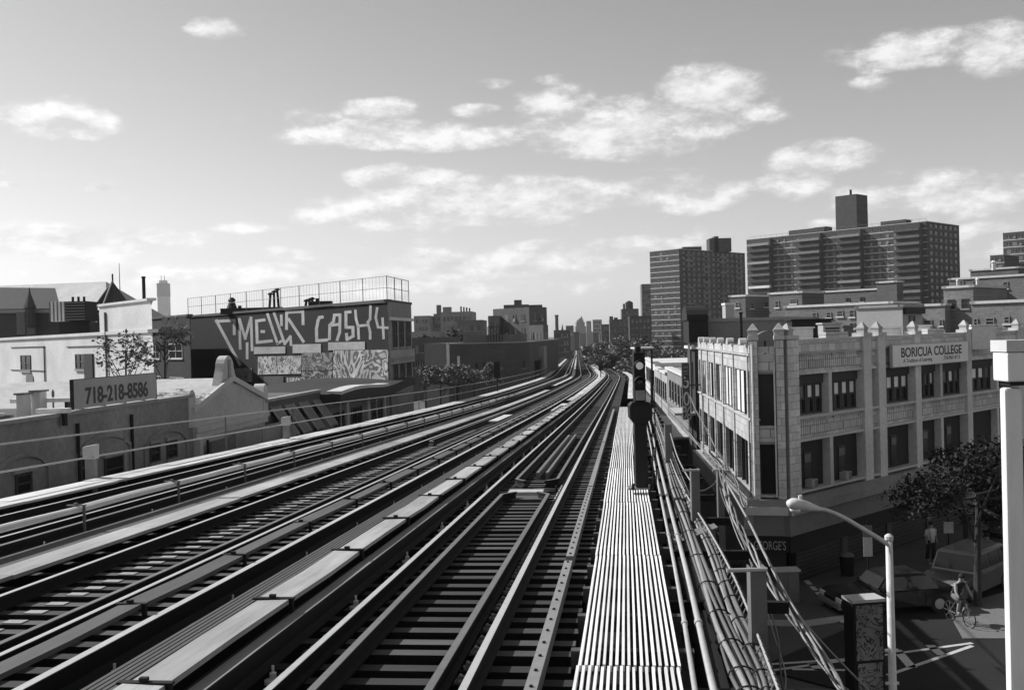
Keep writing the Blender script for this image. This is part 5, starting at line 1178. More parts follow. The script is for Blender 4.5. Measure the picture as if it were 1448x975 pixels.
for i, (a, b) in enumerate(baysR):
    n = max(5, int((b-a)/.17))
    B(FR).box(a,b,-.35,-.02,ZF+.06,ZT-.14).build('parapet', TER, co); B(FR).box(a,b,-.4,.03,ZT-.138,ZT-.02).build('coping', COPE, co)
    B(FR).box(a,b,-.35,.06,ZF-.02,ZF+.058).build('moulding', TER, co)
    frieze(FR, a, b, ZW3+.12, ZF-.021, n, TER); B(FR).box(a,b,-.35,.02,ZW3,ZW3+.118).build('lintel', TER, co)
    B(FR).box(a,b,-.43,.1,ZS3-.1,ZS3).build('sill', COPE, co); frieze(FR, a, b, ZW2+.12, ZS3-.102, n, TER); B(FR).box(a,b,-.4,.06,ZW2,ZW2+.118).build('lintel', COPE, co)
    B(FR).box(a,b,-.43,.1,ZS2-.1,ZS2).build('sill', COPE, co)
    parts = [(a,b)] if i not in mull else [(a, mull[i]-.13), (mull[i]+.13, b)]
    if i in mull:
        B(FR).box(mull[i]-.13,mull[i]+.13,-.38,.05,ZS3+.002,ZW3-.002).build('mullion', PIER, co); B(FR).box(mull[i]-.13,mull[i]+.13,-.38,.05,ZS2+.002,ZW2-.002).build('mullion', PIER, co)
    for j, (c, d) in enumerate(parts):
        sash_bay(FR, c, d, ZS3, ZW3, 4 if d-c > 1.6 else (3 if d-c > 1.0 else 1), i*7+j+2)
        B(FR).box(c+.03,d-.03,-.42,-.3,ZS2+.02,ZW2-.02).build('boarded_window', mat('boarded', .035, .8, .3, 3), co)
        if i in (0, 2, 3) and d-c > 1.2:
            e = c+(d-c)*.38; B(FR).box(e-.02,e+.52,-.299,-.27,ZS2+.1,ZW2-.5).build('sash_window', GLASS, co)
            B(FR).box(e,e+.5,-.268,-.25,ZS2+1.05,ZS2+1.38).build('pale_pane', mat('reflecting_pane', .14), co)
            if i == 0:
                o = B(FR).box(e-.02,e+.45,-.25,.08,ZS2+.03,ZS2+.36).build('air_conditioner', mat('ac_casing', .4, .7), co)
                for q in range(4): B(FR).box(e+.2,e+.42,.081,.1,ZS2+.07+q*.07,ZS2+.1+q*.07).build('louvre', BLACKSTEEL, o)
# stepped crests over the bays
for i, (fa, fb) in {0:(.45,.8), 3:(.2,.55), 4:(.3,.7)}.items():
    a, b = baysR[i]; B(FR).box(a+(b-a)*fa,a+(b-a)*fb,-.33,-.0,ZT-.018,ZT+.22).build('crest', TER, co)
# pinnacles
def pinnacle(M, u, w=0.0, s=1.0):
    g = B(M); r = .2*s
    def rg_(rr, z): return [Vector((u-rr,w-.12-rr,z)),Vector((u+rr,w-.12-rr,z)),Vector((u+rr,w-.12+rr,z)),Vector((u-rr,w-.12+rr,z))]
    z0 = ZT+.141
    g.loft([rg_(r,z0),rg_(r,z0+.18*s),rg_(r*1.16,z0+.19*s),rg_(r*1.16,z0+.27*s),rg_(r*1.02,z0+.28*s),rg_(r*.3,z0+.5*s),rg_(r*.12,z0+.52*s),rg_(.01,z0+.56*s)]); g.build('pinnacle', mat('sooty_stone', .42, .8, .35, 6, .2, blotch=.4), co)
for i, (a, b) in enumerate(pu): 
    pinnacle(FR, (a+b)/2, 0, .9)
# chamfered corner
cp = .36
for a, b in ((.0,cp),(CW-cp,CW)):
    B(FC).box(a+.01,b-.01,-.35,.12,ZL,ZT-.02).build('pier', JOINT, co); blocks_on(FC, a+.02, b-.02, ZL, ZT-.05, 0, 1, 24, .121); B(FC).box(a-.03,b+.03,-.4,.18,ZT-.019,ZT+.14).build('pier_cap', COPE, co); pinnacle(FC, (a+b)/2, 0, .95)
for z0, z1, nm in ((ZF+.05,ZT-.3,'parapet'),(ZW3+.1,ZF,'frieze_panel'),(ZW2+.1,ZS3-.35,'frieze_panel')):
    B(FC).box(cp,CW-cp,-.35,-.05,z0,z1).build(nm, TER, co)
for z0, z1 in ((ZS3-.3,ZW3+.1),(ZS2-.05,ZW2)):
    w = B(FC).box(cp+.02,CW-cp-.02,-.42,-.3,z0,z1).build('window', GLASS, co); B(FC).box(cp,CW-cp,-.4,.02,z0-.08,z0-.002).build('sill', COPE, w); B(FC).box(cp,CW-cp,-.4,.0,z1+.002,z1+.1).build('lintel', mat('dull_stone', .3), w)
B(FC).tube([(cp*.35,.2,ZT-.2),(cp*.35,.2,ZL+.3)], .045, 8).build('downpipe_or_lit_edge', WHITEP, co); B(FC).tube([(CW-cp*1.15,.2,ZT-.9),(CW-cp*1.15,.2,ZS2-.1),(CW-cp*.4,.24,ZS2-.16)], .032, 8).build('downpipe_or_lit_edge', WHITEP, co)  # the second, bent white tube stands in for the pier's sunlit edge
# left front (sunlit)
edges = [px_u(FL,x,520) for x in (1055,1035,1020,1008.6,999,990.5,985)]
B(FL).box(.0,LL,-.35,-.06,ZF+.05,ZT-.25).build('parapet', TERL, co); B(FL).box(.0,LL,-.35,.02,ZF-.05,ZF+.048).build('moulding', TERL, co); B(FL).box(0,LL,-.35,-.08,ZW3+.2,ZF-.052).build('frieze_panel', TERL, co)
B(FL).box(0,LL,-.35,-.08,ZW2,ZS3-.1).build('spandrel', TERL, co); B(FL).box(0,LL,-.4,.02,ZS3-.098,ZS3-.02).build('sill', TERL, co); B(FL).box(0,LL,-.35,-.08,ZL,ZS2).build('spandrel', TERL, co)
for i in range(6):
    a, b = edges[i], edges[i+1]; w = b-a
    B(FL).box(a-.14,a+.14,-.34,-.02,ZL,ZT-.3).build('pilaster', TERL, co); B(FL).box(a-.2,a+.2,-.38,.03,ZT-.299,ZT-.2).build('pilaster_cap', TERL, co)
    # arched crest on the parapet
    c = (a+b)/2; r = min(w*.16,.34); g = B(FL); g.ext([Vector((c+r*math.cos(t),-.34,ZT-.25+.9*r*math.sin(t))) for t in [math.pi*k/8 for k in range(9)]], (0,.3,0)); g.build('arched_crest', TERL, co)
    for k, (z0, z1, gm) in enumerate(((ZS3,ZW3+.2,1),(ZS2+.05,ZW2,0))):
        for j in range(3):
            e0 = a+.3+(w-.6)*j/3; e1 = a+.3+(w-.6)*(j+1)/3
            wd = B(FL).box(e0+.06,e1-.06,-.38,-.17 if gm else -.3,z0+.05,z1-.05).build('window', mat('drawn_blind', .62, .8, .15, 3, 0) if gm and (i+j) % 4 else GLASS, co)
            B(FL).box(e0-.05,e0+.05,-.37,-.12,z0,z1).build('mullion', mat('window_frame_dark', .06) if j else TERL, wd)
        B(FL).box(a+.14,a+.3,-.36,-.09,z0,z1).build('jamb', TERL, co); B(FL).box(b-.3,b-.14,-.36,-.09,z0,z1).build('jamb', TERL, co)
# cornice ledge, shop sign band and shop fronts around the corner
for M, ln in ((FC,CW),(FR,RL)):
    a0 = -.35 if M is FR else -.3
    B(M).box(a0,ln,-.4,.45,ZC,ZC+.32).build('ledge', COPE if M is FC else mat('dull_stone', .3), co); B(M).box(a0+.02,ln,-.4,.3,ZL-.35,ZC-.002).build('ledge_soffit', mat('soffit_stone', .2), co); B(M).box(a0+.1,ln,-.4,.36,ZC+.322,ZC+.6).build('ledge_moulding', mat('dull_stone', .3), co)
    B(M).box(a0+.2,ln,-.3,.2,ZL-1.05,ZL-.352).build('sign_band', mat('shop_sign_band', .022), co)
B(FL).box(-.3,LL,-.4,.4,ZC-.6,ZC+.3).build('ledge', mat('dull_stone', .3), co)
SHOP = mat('roller_shutter', .035, .7, .2, 3, .1)
for i in range(8):
    a = .5+i*4.1; s_ = B(FR).box(a,a+3.6,-.35,.02,.18,ZL-1.06).build('shop_front', SHOP, co)
    for q in range(7): B(FR).box(a+.05,a+3.55,.021,.05,.3+q*.17,.36+q*.17).build('slat', mat('shutter_slat', .055, .6), s_)
    B(FR).box(a+3.62,a+4.08,-.3,.1,.0,ZL-1.06).build('shop_pier', mat('dark_stone', .09), co)
B(FC).box(.1,CW-.1,-.35,.0,.18,ZL-1.06).build('shop_front', SHOP, co)
B(FL).box(0,LL,-.35,-.02,-.5,ZL-.02).build('shop_front', mat('dark_render', .11), co)
text_mesh("GEORGE'S", .5, mat('dim_letter', .4, .8), .01, 'lettering', co, FC @ Matrix.Translation((CW/2-.05,.215,ZL-.92)), sx=.56)
# college sign
s0, s1 = uR(1253,500), uR(1361,490); cz0, cz1 = 8.62, 9.62
cs = thing('college_sign', 'pale board reading BORICUA COLLEGE on the shaded college front', 'sign', tuple(FR @ Vector((s0,.2,cz0))))
B(FR).box(s0,s1,.2,.3,cz0,cz1).build('board', mat('sign_board', .85, .7, .1, 2, .03), cs)
g = B(FR); g.box(s0-.04,s0-.001,.18,.32,cz0-.04,cz1+.04).box(s1+.001,s1+.04,.18,.32,cz0-.04,cz1+.04).box(s0,s1,.18,.32,cz1+.001,cz1+.04).box(s0,s1,.18,.32,cz0-.04,cz0-.001); g.build('frame', mat('pale_metal', .42), cs)
W_ = s1-s0; INK = mat('sign_ink', .035)
text_mesh('BORICUA COLLEGE', .62, INK, .004, 'lettering', cs, FR @ Matrix.Translation(((s0+s1)/2,.306,cz0+.42)), sx=W_*.82/5.62, fat=.012)
text_mesh('A Tradition of Learning', .27, INK, .003, 'lettering', cs, FR @ Matrix.Translation((s0+W_*.31,.306,cz0+.15)), sx=W_*.42/2.95)
text_mesh('718-963-4112', .27, INK, .003, 'lettering', cs, FR @ Matrix.Translation((s0+W_*.76,.306,cz0+.15)), sx=W_*.27/1.75)
# things on the college roof
def roof_box(lab, x0, x1, y0, y1, Y, m, cat='roof unit', name='roof_unit', fancy=0):
    a = at(x0,y1,Y); b = at(x1,y0,Y); rt_ = thing(name, lab, cat, ((a.x+b.x)/2,Y,ZT-1), 'units on the college roof')
    zb = ZT-.95; d = max(.8,(b.x-a.x)*.6)
    B().box(a.x,b.x,Y,Y+d,zb,b.z).build('casing', m, rt_, bevel=.03)
    B().box(a.x-.06,b.x+.06,Y-.06,Y+d+.06,b.z+.002,b.z+.08).build('lid', m, rt_)
    if fancy:
        for q in range(4): z_ = b.z-.15-q*.14; B().box(a.x+.1,b.x-.1,Y-.03,Y-.002,z_-.07,z_).build('louvre', BLACKSTEEL, rt_)
roof_box('white roof unit behind the corner pinnacles of the college', 1121, 1150, 464, 473, 46, WHITEP); roof_box('grey louvred roof unit in the middle of the college roof', 1164, 1190, 458, 468, 45, mat('pale_stone_panel', .33), fancy=1)
roof_box('low black roof duct between the college roof units', 1120, 1176, 452, 462, 52, BLACKSTEEL); roof_box('long white skylight kerb right of the twin pinnacles', 1246, 1275, 464, 468, 48, WHITEP); roof_box('white skylight kerb left of the right-hand pinnacle', 1298, 1316, 461, 468, 50, WHITEP); roof_box('white skylight kerb near the right picture edge', 1374, 1408, 460, 466, 52, WHITEP)
roof_box('small dark framed hatch left of the twin pinnacles', 1193, 1207, 462, 469, 46, GREYSTEEL)
p = at(1083,470,44); rt_ = thing('satellite_dish', 'dark curved dish on the college corner roof', 'dish', (p.x,44,ZT-1)); g = B()
g.loft([[Vector((p.x-.5+.9*k/6,44+.5*q,ZT-.2+.55*math.sin(math.pi*(.15+.5*k/6))+.0)) for q in (0,1)]+[Vector((p.x-.5+.9*k/6,44+.5*q,ZT-.26+.55*math.sin(math.pi*(.15+.5*k/6)))) for q in (1,0)] for k in range(7)]); g.build('shell', GREYSTEEL, rt_); B().cyl((p.x,44.2,ZT-1),(p.x,44.2,ZT-.1),.05,6).build('stand', BLACKSTEEL, rt_)
p = at(1035,440,66); rt_ = thing('chimney_stack', 'pale brick chimney stack with a capped top behind the college', 'chimney', (p.x,66,0)); B().box(at(1026,440,66).x,at(1038,440,66).x,66,67,0,at(1030,431,66).z).build('stack', mat('pale_brick', .32), rt_); B().box(at(1025,440,66).x,at(1039,440,66).x,65.9,67.1,at(1030,431,66).z+.002,at(1030,428,66).z).build('cap', COPE, rt_)
hb = Block('rear_building', 'plain grey roof wall rising behind the sunlit college front', 'building', 1110, 62, 985, None, 452, mat('grey_plaster', .24, .9, .2, 3, .1), dl=Vector((-1,.12,0)).normalized(), dr=Vector((.5,.86,0)).normalized(), depth=8, zb=2, cope_m=mat('dull_stone', .3))
p = at(1048,463,58); rt_ = thing('vent_pipe', 'thin black vent pipe rising from the college roof', 'pipe', (p.x,58,ZT-1)); B().cyl((p.x,58,ZT-1),(p.x,58,at(1048,443,58).z),.09,8).build('pipe', BLACKSTEEL, rt_); B().lathe([(.13,0),(.13,.08)], 8, (p.x,58,at(1048,443,58).z)).build('rim', BLACKSTEEL, rt_)

# ------------------------------------------------------------------ shops beyond the college
def rline(Y): return PA+LD*((Y-PA.y)/LD.y)
def shop(lab, Ya, Yb, z, v, extra=None):
    a, b = rline(Ya), rline(Yb); M = frame((a.x,a.y,0), LD, (-LD.y,LD.x)); ln = (b-a).length
    rt_ = thing('shop_building', lab, 'building', (a.x,a.y,G(Ya)), 'shops beyond the college')
    B(M).box(.02,ln-.02,-16,0,G(Yb)-1,z).build('wall', mat('shop_wall_%d' % int(v*100), v, .9, .25, 3, .1, blotch=.3), rt_)
    B(M).box(0,ln,-.4,.2,z+.002,z+.18).build('cornice', COPE, rt_)
    for k in range(int(ln/2.6)):
        u = 1.0+k*2.6; put_window(rt_, M, u, u+1.2, z-2.3, z-.8, 'dark')
    B(M).box(.1,ln-.1,0,1.3,z-4.1,z-3.95).build('awning', mat('pale_awning', .42), rt_)
    return rt_, M, ln
sA, MA, _ = shop('dark narrow shop house right beside the college, with a hooded top', 61.3, 66, 9.4, .05)
B(MA).box(.2,3.8,-.9,.3,9.8,11.2).build('hood', BLACKSTEEL, sA)
B(MA).loft([[Vector((1.9+1.8*math.cos(t),.5*q,11.2+.9*math.sin(t))) for t in [math.pi*k/8 for k in range(9)]] for q in (-1.8,.8)]).build('hood_dome', BLACKSTEEL, sA)
for u in (.6,1.3): B(MA).cyl((u,.2,0),(u,.2,10.3),.08,6).build('downpipe_or_lit_edge', GREYSTEEL, sA)
shop('low grey shop with pale cornice, second beyond the college', 66.2, 84, 7.4, .2); shop('low pale shop, third beyond the college', 84.2, 100, 6.9, .34); shop('low white-fronted shop, fourth beyond the college', 100.2, 118, 7.4, .55); shop('grey shop before the trees, farthest of the row', 118.2, 150, 5.5, .2)
sg_t = at(969.5,513,58); zb_ = at(969.5,593,58).z; wv = 10.5*58/F
vs_ = thing('vertical_sign', 'dark vertical shop sign with pale numerals projecting beside the college', 'sign', (sg_t.x,58,zb_)); B().box(sg_t.x-wv/2,sg_t.x+wv/2,58,58.25,zb_,sg_t.z).build('board', mat('sign_dark', .05), vs_)
Mv = frame((sg_t.x,58,0), (1,0,0))
for ch_, yy in (('5',548),('0',573),('%',593)):
    text_mesh(ch_, 1.15, mat('dim_letter2', .36, .8), .01, 'numeral', vs_, Mv @ Matrix.Translation((0,.02,at(969,yy,58).z)), sx=.7, fat=.01)
for k in range(4): zz = sg_t.z-.25-k*.24; B().box(sg_t.x-wv*.35,sg_t.x+wv*(.3-.1*(k % 2)),57.97,57.995,zz-.05,zz+.05).build('lettering_bar', mat('dim_letter3', .14), vs_)
B().cyl((sg_t.x,58.1,zb_+2),(sg_t.x+1.3,58.6,zb_+2),.05,6).build('bracket', BLACKSTEEL, vs_)
p = at(907,492,92); rt_ = thing('platform_shed', 'small pale-roofed shed on a dark frame at the right of the bend', 'shed', (p.x,92,4)); 
B().box(at(897,492,92).x,at(925,492,92).x,92,95,at(905,493,92).z,at(905,491,92).z).build('roof', WHITEP, rt_)
for x in (899,911,922): xx = at(x,500,92).x; B().box(xx-.08,xx+.08,92.2,92.4,G(92),at(905,493,92).z-.002).build('post', BLACKSTEEL, rt_)

# ------------------------------------------------------------------ trees
def tree(name, label, base, h, rx, rz, n, leaf, m, group=None, trunk_r=.16, seed=1, clumps=14, crown_c=None, sparse=1.0, branches=7, ry=None):
    rnd = random.Random(seed); x, y, z = base; ry = ry or rx
    root = thing(name, label, 'tree', base, group); cz = z+h-rz
    g = B(); g.tube([(x,y,z-.3),(x+rnd.uniform(-.1,.1),y,z+(h-2*rz)*.6),(x+rnd.uniform(-.2,.2),y,cz)], [trunk_r,trunk_r*.8,trunk_r*.45], 7)
    C_ = []
    for i in range(clumps):
        a = rnd.uniform(0,2*math.pi); e = rnd.uniform(-.75,.95); q = rnd.uniform(.35,1)**.6; c = math.sqrt(max(0,1-e*e))
        C_.append((Vector((x+math.cos(a)*c*q*rx, y+math.sin(a)*c*q*ry, cz+e*q*rz)), rnd.uniform(.26,.46)))
    for c, s in C_[:branches]:
        st_ = Vector((x,y,z+(h-2*rz)*.6+(cz-z-(h-2*rz)*.6)*rnd.uniform(.2,1))); mid = (st_+c)/2+Vector((rnd.uniform(-.2,.2),0,-.15*rz*rnd.random()))
        g.tube([st_, mid, c], [trunk_r*.42,trunk_r*.28,trunk_r*.1], 5)
    g.build('trunk', BARK, root)
    v = []; f = []
    for i in range(n):
        c, s = rnd.choice(C_); d = Vector((rnd.gauss(0,1), rnd.gauss(0,1), rnd.gauss(0,1))); d = d.normalized()*rnd.random()**.45*s
        p = c+Vector((d.x*rx, d.y*ry, d.z*rz)); l = leaf*rnd.uniform(.4,1.5)
        a = Vector((rnd.gauss(0,1),rnd.gauss(0,1),rnd.gauss(0,.6))).normalized(); b = a.cross(Vector((rnd.gauss(0,1),rnd.gauss(0,1),rnd.gauss(0,1)))).normalized()
        k = len(v); v += [p-a*l, p+b*l*.5, p+a*l, p-b*l*.5]; f.append((k,k+1,k+2,k+3))
    o = B(); o.v = [tuple(q) for q in v]; o.f = f; o.build('crown', m, root, fix=False)
    return root
# dark street tree in front of the college
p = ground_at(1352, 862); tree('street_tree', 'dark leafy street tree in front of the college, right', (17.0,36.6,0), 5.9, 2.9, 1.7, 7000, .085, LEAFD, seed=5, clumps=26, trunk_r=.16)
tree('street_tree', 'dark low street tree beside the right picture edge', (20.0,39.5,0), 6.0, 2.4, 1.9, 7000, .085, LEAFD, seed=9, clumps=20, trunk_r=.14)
# roof tree on the left
rt_ = tree('young_tree', 'thin young tree with sparse leaves rising behind the telephone sign', (at(178,535,44).x,44,at(178,535,44).z-3.4), at(178,458,44).z-at(178,535,44).z+3.4, 1.3, 1.15, 620, .1, LEAF, seed=11, clumps=22, trunk_r=.07, branches=21)
tree('young_tree', 'wispy tree reaching in front of the dark brick house', (at(232,500,58).x,58,2), at(232,460,58).z-2, 1.6, .8, 700, .12, LEAFL, seed=13, clumps=12, trunk_r=.07, branches=11)
# trees by the warehouse and along the line
for i, (x, y, Y, r, lab) in enumerate(((600,528,118,2.6,'leftmost bushy tree below the grey warehouse wing'),(622,531,112,2.8,'second bushy tree below the grey warehouse wing'),(646,530,116,2.4,'bushy tree in front of the pale warehouse strip'),(668,523,124,2.6,'bushy tree under the warehouse windows'),(690,527,126,2.2,'rightmost bushy tree before the warehouse'))):
    p = at(x,y,Y); tree('bushy_tree', lab, (p.x,Y,G(Y)), p.z-G(Y)+1.2, r*.85, 1.5, 1700, .16, LEAFL, 'trees by the warehouse', seed=20+i, clumps=12)
for i, (x, yt, Y, r, w) in enumerate(((850,484,260,5.5,'leftmost'),(866,479,250,6,'second'),(884,477,235,6.5,'third'),(903,476,215,6.5,'fourth'),(922,478,200,6,'fifth'),(938,486,170,4.5,'rightmost'),(876,493,190,5,'lower left'),(905,497,170,4.5,'lower right'))):
    p = at(x,yt,Y); tree('park_tree', '%s broad tree of the group right of the bend' % w, (p.x,Y,G(Y)), p.z-G(Y), r, min(5,(p.z-G(Y))*.42), 3200, .38, (LEAF,LEAFL,LEAFL)[i % 3], 'trees right of the bend', seed=40+i, clumps=15, trunk_r=.3)
for i, (x, yt, Y) in enumerate(((832,490,480),(842,487,430),(800,492,470))):
    p = at(x,yt,Y); tree('park_tree', ('small tree at the right of the distant track','round tree beyond the bend, right of the track','small tree at the left of the distant track')[i], (p.x,Y,G(Y)), p.z-G(Y), 5, 3.5, 500, .8, LEAF, 'trees right of the bend', seed=60+i, clumps=9)
p = at(628,470,260)
for i, (x, yt, Y, w) in enumerate(((612,474,235,'left'),(634,470,250,'middle'),(592,478,225,'leftmost'))):
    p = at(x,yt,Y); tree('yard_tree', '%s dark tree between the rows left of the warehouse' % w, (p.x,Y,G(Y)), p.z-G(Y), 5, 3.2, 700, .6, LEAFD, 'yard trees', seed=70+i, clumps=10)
p = at(115,446,100)

# ------------------------------------------------------------------ street lamp
LY = 18.0; pt = at(1257, 762, LY); hd = at(1119, 711, LY-1.2)
lp = thing('street_lamp', 'pale cobra-head street lamp with a long curved arm', 'street lamp', (pt.x,LY,0))
LM = mat('lamp_grey', .6, .55, .3, 6, .1, blotch=.35)
B().tube([(pt.x+.02,LY,.5),(pt.x,LY,pt.z)], [.085,.062], 12).build('post', LM, lp, smooth=True); B().lathe([(.2,0),(.2,.12),(.14,.2),(.12,.5),(.09,.55)], 12, (pt.x+.02,LY,0)).build('base', LM, lp); B().lathe([(.07,-.02),(.08,.0),(.08,.06),(.03,.1)], 10, tuple(pt)).build('post_cap', LM, lp)
end = at(1158,719,LY-.9); arm = smooth_path([pt+Vector((0,0,-.1)), at(1228,752,LY-.25), at(1196,733,LY-.55), at(1172,722,LY-.8), end], 6)
B().tube(arm, [.045-.013*i/len(arm) for i in range(len(arm))], 8).build('arm', LM, lp, smooth=True)
d = (hd-end).normalized(); a = d.cross(Vector((0,0,1))).normalized(); b = a.cross(d)
L_ = (hd-end).length+.1; rings = []
for k, (s, rx, ru, rd) in enumerate(((0,.035,.035,.035),(.12,.06,.05,.05),(.35,.1,.08,.075),(.6,.14,.1,.1),(.85,.135,.1,.12),(1.0,.06,.05,.06))):
    c = end-d*.04+d*s*L_; rings.append([c+a*math.cos(t)*rx+b*math.sin(t)*(ru if math.sin(t) > 0 else rd) for t in [2*math.pi*q/12 for q in range(12)]])
B().loft(rings).build('lamp_head', LM, lp, smooth=True)
c = end+d*.72*L_-b*.085; B(Matrix.Translation(c)).lathe([(.0001,-.075),(.06,-.06),(.095,-.02),(.1,.02)], 12).build('lens', mat('lamp_glass', .75, .2, .05, 5, 0, spec=.5), lp, smooth=True)
c = end+d*.62*L_+b*.1; B().cyl(c, c+Vector((0,0,.06)), .035, 8).build('photocell', LM, lp)
for zz in (5.9-1.3, 4.0): B().cyl((pt.x-.12,LY,zz),(pt.x+.12,LY,zz),.03,6).build('clamp', LM, lp)

# ------------------------------------------------------------------ advertising kiosk
KY = 26.5; ka = at(1206,850,KY); kb = at(1253,852,KY); kz = ka.z
kk_ = thing('advertising_kiosk', 'dark advertising kiosk with posters behind the street lamp', 'kiosk', ((ka.x+kb.x)/2,KY,0))
Mk = frame((ka.x,KY,0), (1,.16,0)); wk_ = (kb.x-ka.x)/.987
B(Mk).box(0,wk_,-.55,0,.16,kz-.05).build('casing', BLACKSTEEL, kk_, bevel=.03); B(Mk).box(-.03,wk_+.03,-.58,.03,kz-.049,kz+.03).build('lid', mat('pale_metal', .42), kk_); B(Mk).box(-.05,wk_+.05,-.6,.05,0,.158).build('plinth', GREYSTEEL, kk_)
B(Mk).box(.07,wk_-.07,.002,.03,kz-1.6,kz-.12).build('poster', spray('poster_a', .03, .2, 7, .3, 11), kk_); B(Mk).box(.1,wk_-.1,.002,.035,kz-2.5,kz-1.68).build('poster', spray('poster_b', .06, .26, 7, .35, 12), kk_)

# ------------------------------------------------------------------ vehicles
def vehicle(name, label, loc, rz, ln, wd, ht, belt, hood, hoodx, roof0, roof1, paint, van=False):
    root = thing(name, label, 'car', loc); root.rotation_euler = (0,0,rz); hw = wd/2
    gl = mat('car_glass', .03, .08, .1, 2, 0, spec=.6); z0 = .28
    # x forward; side profile rings across the width for a rounded body
    prof = [(-ln/2,.45),(-ln/2+.05,z0),(ln/2-.1,z0),(ln/2,.42),(ln/2-.03,hood*.78),(ln/2-.25,hood*.93),(hoodx,hood),(hoodx-.25,belt),(-ln/2+.12,belt),(-ln/2+.02,belt*.8)]
    g = B(); g.loft([[(x*(.97 if abs(s) == 1 else 1), s*hw if abs(s) == 1 else s*hw, z if abs(s) < 1 else (z0+(z-z0)*.93 if z > z0 else z)) for x, z in prof] for s in (-1,-.93,.93,1)]); g.build('body', paint, root, local=True, smooth=False)
    ca = [(hoodx-.2,belt),(roof0,ht),(roof1,ht),(-ln/2+(.15 if van else .75),belt)]
    g = B(); g.loft([[(ca[0][0],-hw*.93,belt-.01),(ca[0][0],hw*.93,belt-.01),(ca[3][0],hw*.93,belt-.01),(ca[3][0],-hw*.93,belt-.01)],[(roof0+.12,-hw*.8,ht-.08),(roof0+.12,hw*.8,ht-.08),(roof1-.05,hw*.8,ht-.08),(roof1-.05,-hw*.8,ht-.08)],[(roof0,-hw*.7,ht),(roof0,hw*.7,ht),(roof1+.08,hw*.7,ht),(roof1+.08,-hw*.7,ht)]]); cab = g.build('cabin', paint, root, local=True)
    def pan(nm, p, off): 
        o_ = Vector(off); b = B(); b.add([Vector(q)+o_ for q in p]+[Vector(q)+o_*.3 for q in p], [(0,1,2,3),(7,6,5,4),(0,4,5,1),(1,5,6,2),(2,6,7,3),(3,7,4,0)]); b.build(nm, gl, root, local=True)
    zt_ = ht-.12; xa = ca[0][0]; k = (zt_-belt)/(ht-.08-belt); xr = xa+(roof0+.12-xa)*k
    pan('windscreen', [(xa-.04,-hw*.82,belt+.06),(xa-.04,hw*.82,belt+.06),(xr,hw*.74,zt_),(xr,-hw*.74,zt_)], (.035,0,.025))
    xb = ca[3][0]; xq = xb+(roof1-.05-xb)*k
    pan('rear_window', [(xb+.04,-hw*.8,belt+.08),(xb+.04,hw*.8,belt+.08),(xq,hw*.72,zt_),(xq,-hw*.72,zt_)], (-.035,0,.02))
    cuts = [roof0+.0, (roof0+roof1)/2+.1, roof1+.12] if not van else [roof0+.05, (roof0*2+roof1)/3, (roof0+roof1*2)/3-.1, roof1+.05]
    for s in (-1,1):
        for a_, b_ in zip(cuts, cuts[1:]):
            pan('side_window', [(a_-.06+(.18 if a_ == cuts[0] else 0),s*hw*.915,belt+.08),(b_+.06,s*hw*.915,belt+.08),(b_+.06,s*hw*.81,zt_-.02),(a_-.06,s*hw*.81,zt_-.02)], (0,s*.02,.006))
    for sx in (ln/2-.85, -ln/2+.8):
        for s in (-1,1):
            Mw = Matrix.Translation((sx,s*(hw-.09),.33)) @ Matrix.Rotation(R(90),4,'X')
            w = B(Mw).lathe([(.2,-.105),(.33,-.1),(.34,0),(.33,.1),(.2,.105)], 20).build('wheel', mat('tyre', .02, .9), root, local=True)
            B(Mw).lathe([(.19,-.118),(.2,-.1),(.2,.1),(.19,.118)], 16).build('rim', mat('rim_metal', .4, .4, metal=.6), w, local=True)
    for s in (-1,1):
        g = B(); c = s*hw*.72; g.box(ln/2-.08,ln/2-.005,c-.2,c+.2,hood*.62,hood*.82); g.build('headlight', mat('headlight', .7, .15, .05, 4, 0, spec=.6), root, local=True, bevel=.02)
        g = B(); g.box(-ln/2-.004,-ln/2+.06,s*hw*.8-.12,s*hw*.8+.12,belt*.62,belt*.92); g.build('tail_light', mat('tail_light', .1, .3), root, local=True)
        g = B(); g.box(hoodx-.42,hoodx-.3,s*(hw+.02)-.09,s*(hw+.02)+.09,belt+.02,belt+.16); g.build('mirror', paint, root, local=True, bevel=.02)
    B().box(ln/2-.06,ln/2+.02,-hw*.45,hw*.45,hood*.55,hood*.78).build('grille', BLACKSTEEL, root, local=True)
    B().box(ln/2-.12,ln/2+.07,-hw*.94,hw*.94,.3,.52).build('bumper', mat('bumper', .2, .5), root, local=True, bevel=.04); B().box(-ln/2-.06,-ln/2+.1,-hw*.94,hw*.94,.34,.54).build('bumper', mat('bumper', .2), root, local=True, bevel=.04)
    return root
CP1 = mat('silver_car_paint', .22, .22, .1, 4, 0, metal=.5); CP2 = mat('dark_car_paint', .012, .12, .1, 4, 0, spec=.6)
p = ground_at(1366, 850); vehicle('minivan', 'grey minivan facing the camera in the side street', (p.x+.5,p.y+1.2,.05), R(222), 4.6, 1.85, 1.72, .98, .95, 1.15, .55, -1.9, CP1, van=True)
p = ground_at(1262, 872); vehicle('parked_car', 'black parked car at the kerb behind the advertising kiosk', (p.x+.2,p.y+.9,.05), R(188), 4.6, 1.8, 1.42, .88, .84, 1.0, .3, -1.1, CP2)
p = at(1415,815,44); vehicle('parked_car', 'dark parked car behind the minivan', (p.x+1.0,45,.05), R(222), 4.5, 1.75, 1.42, .88, .84, 1.0, .3, -1.1, CP2)

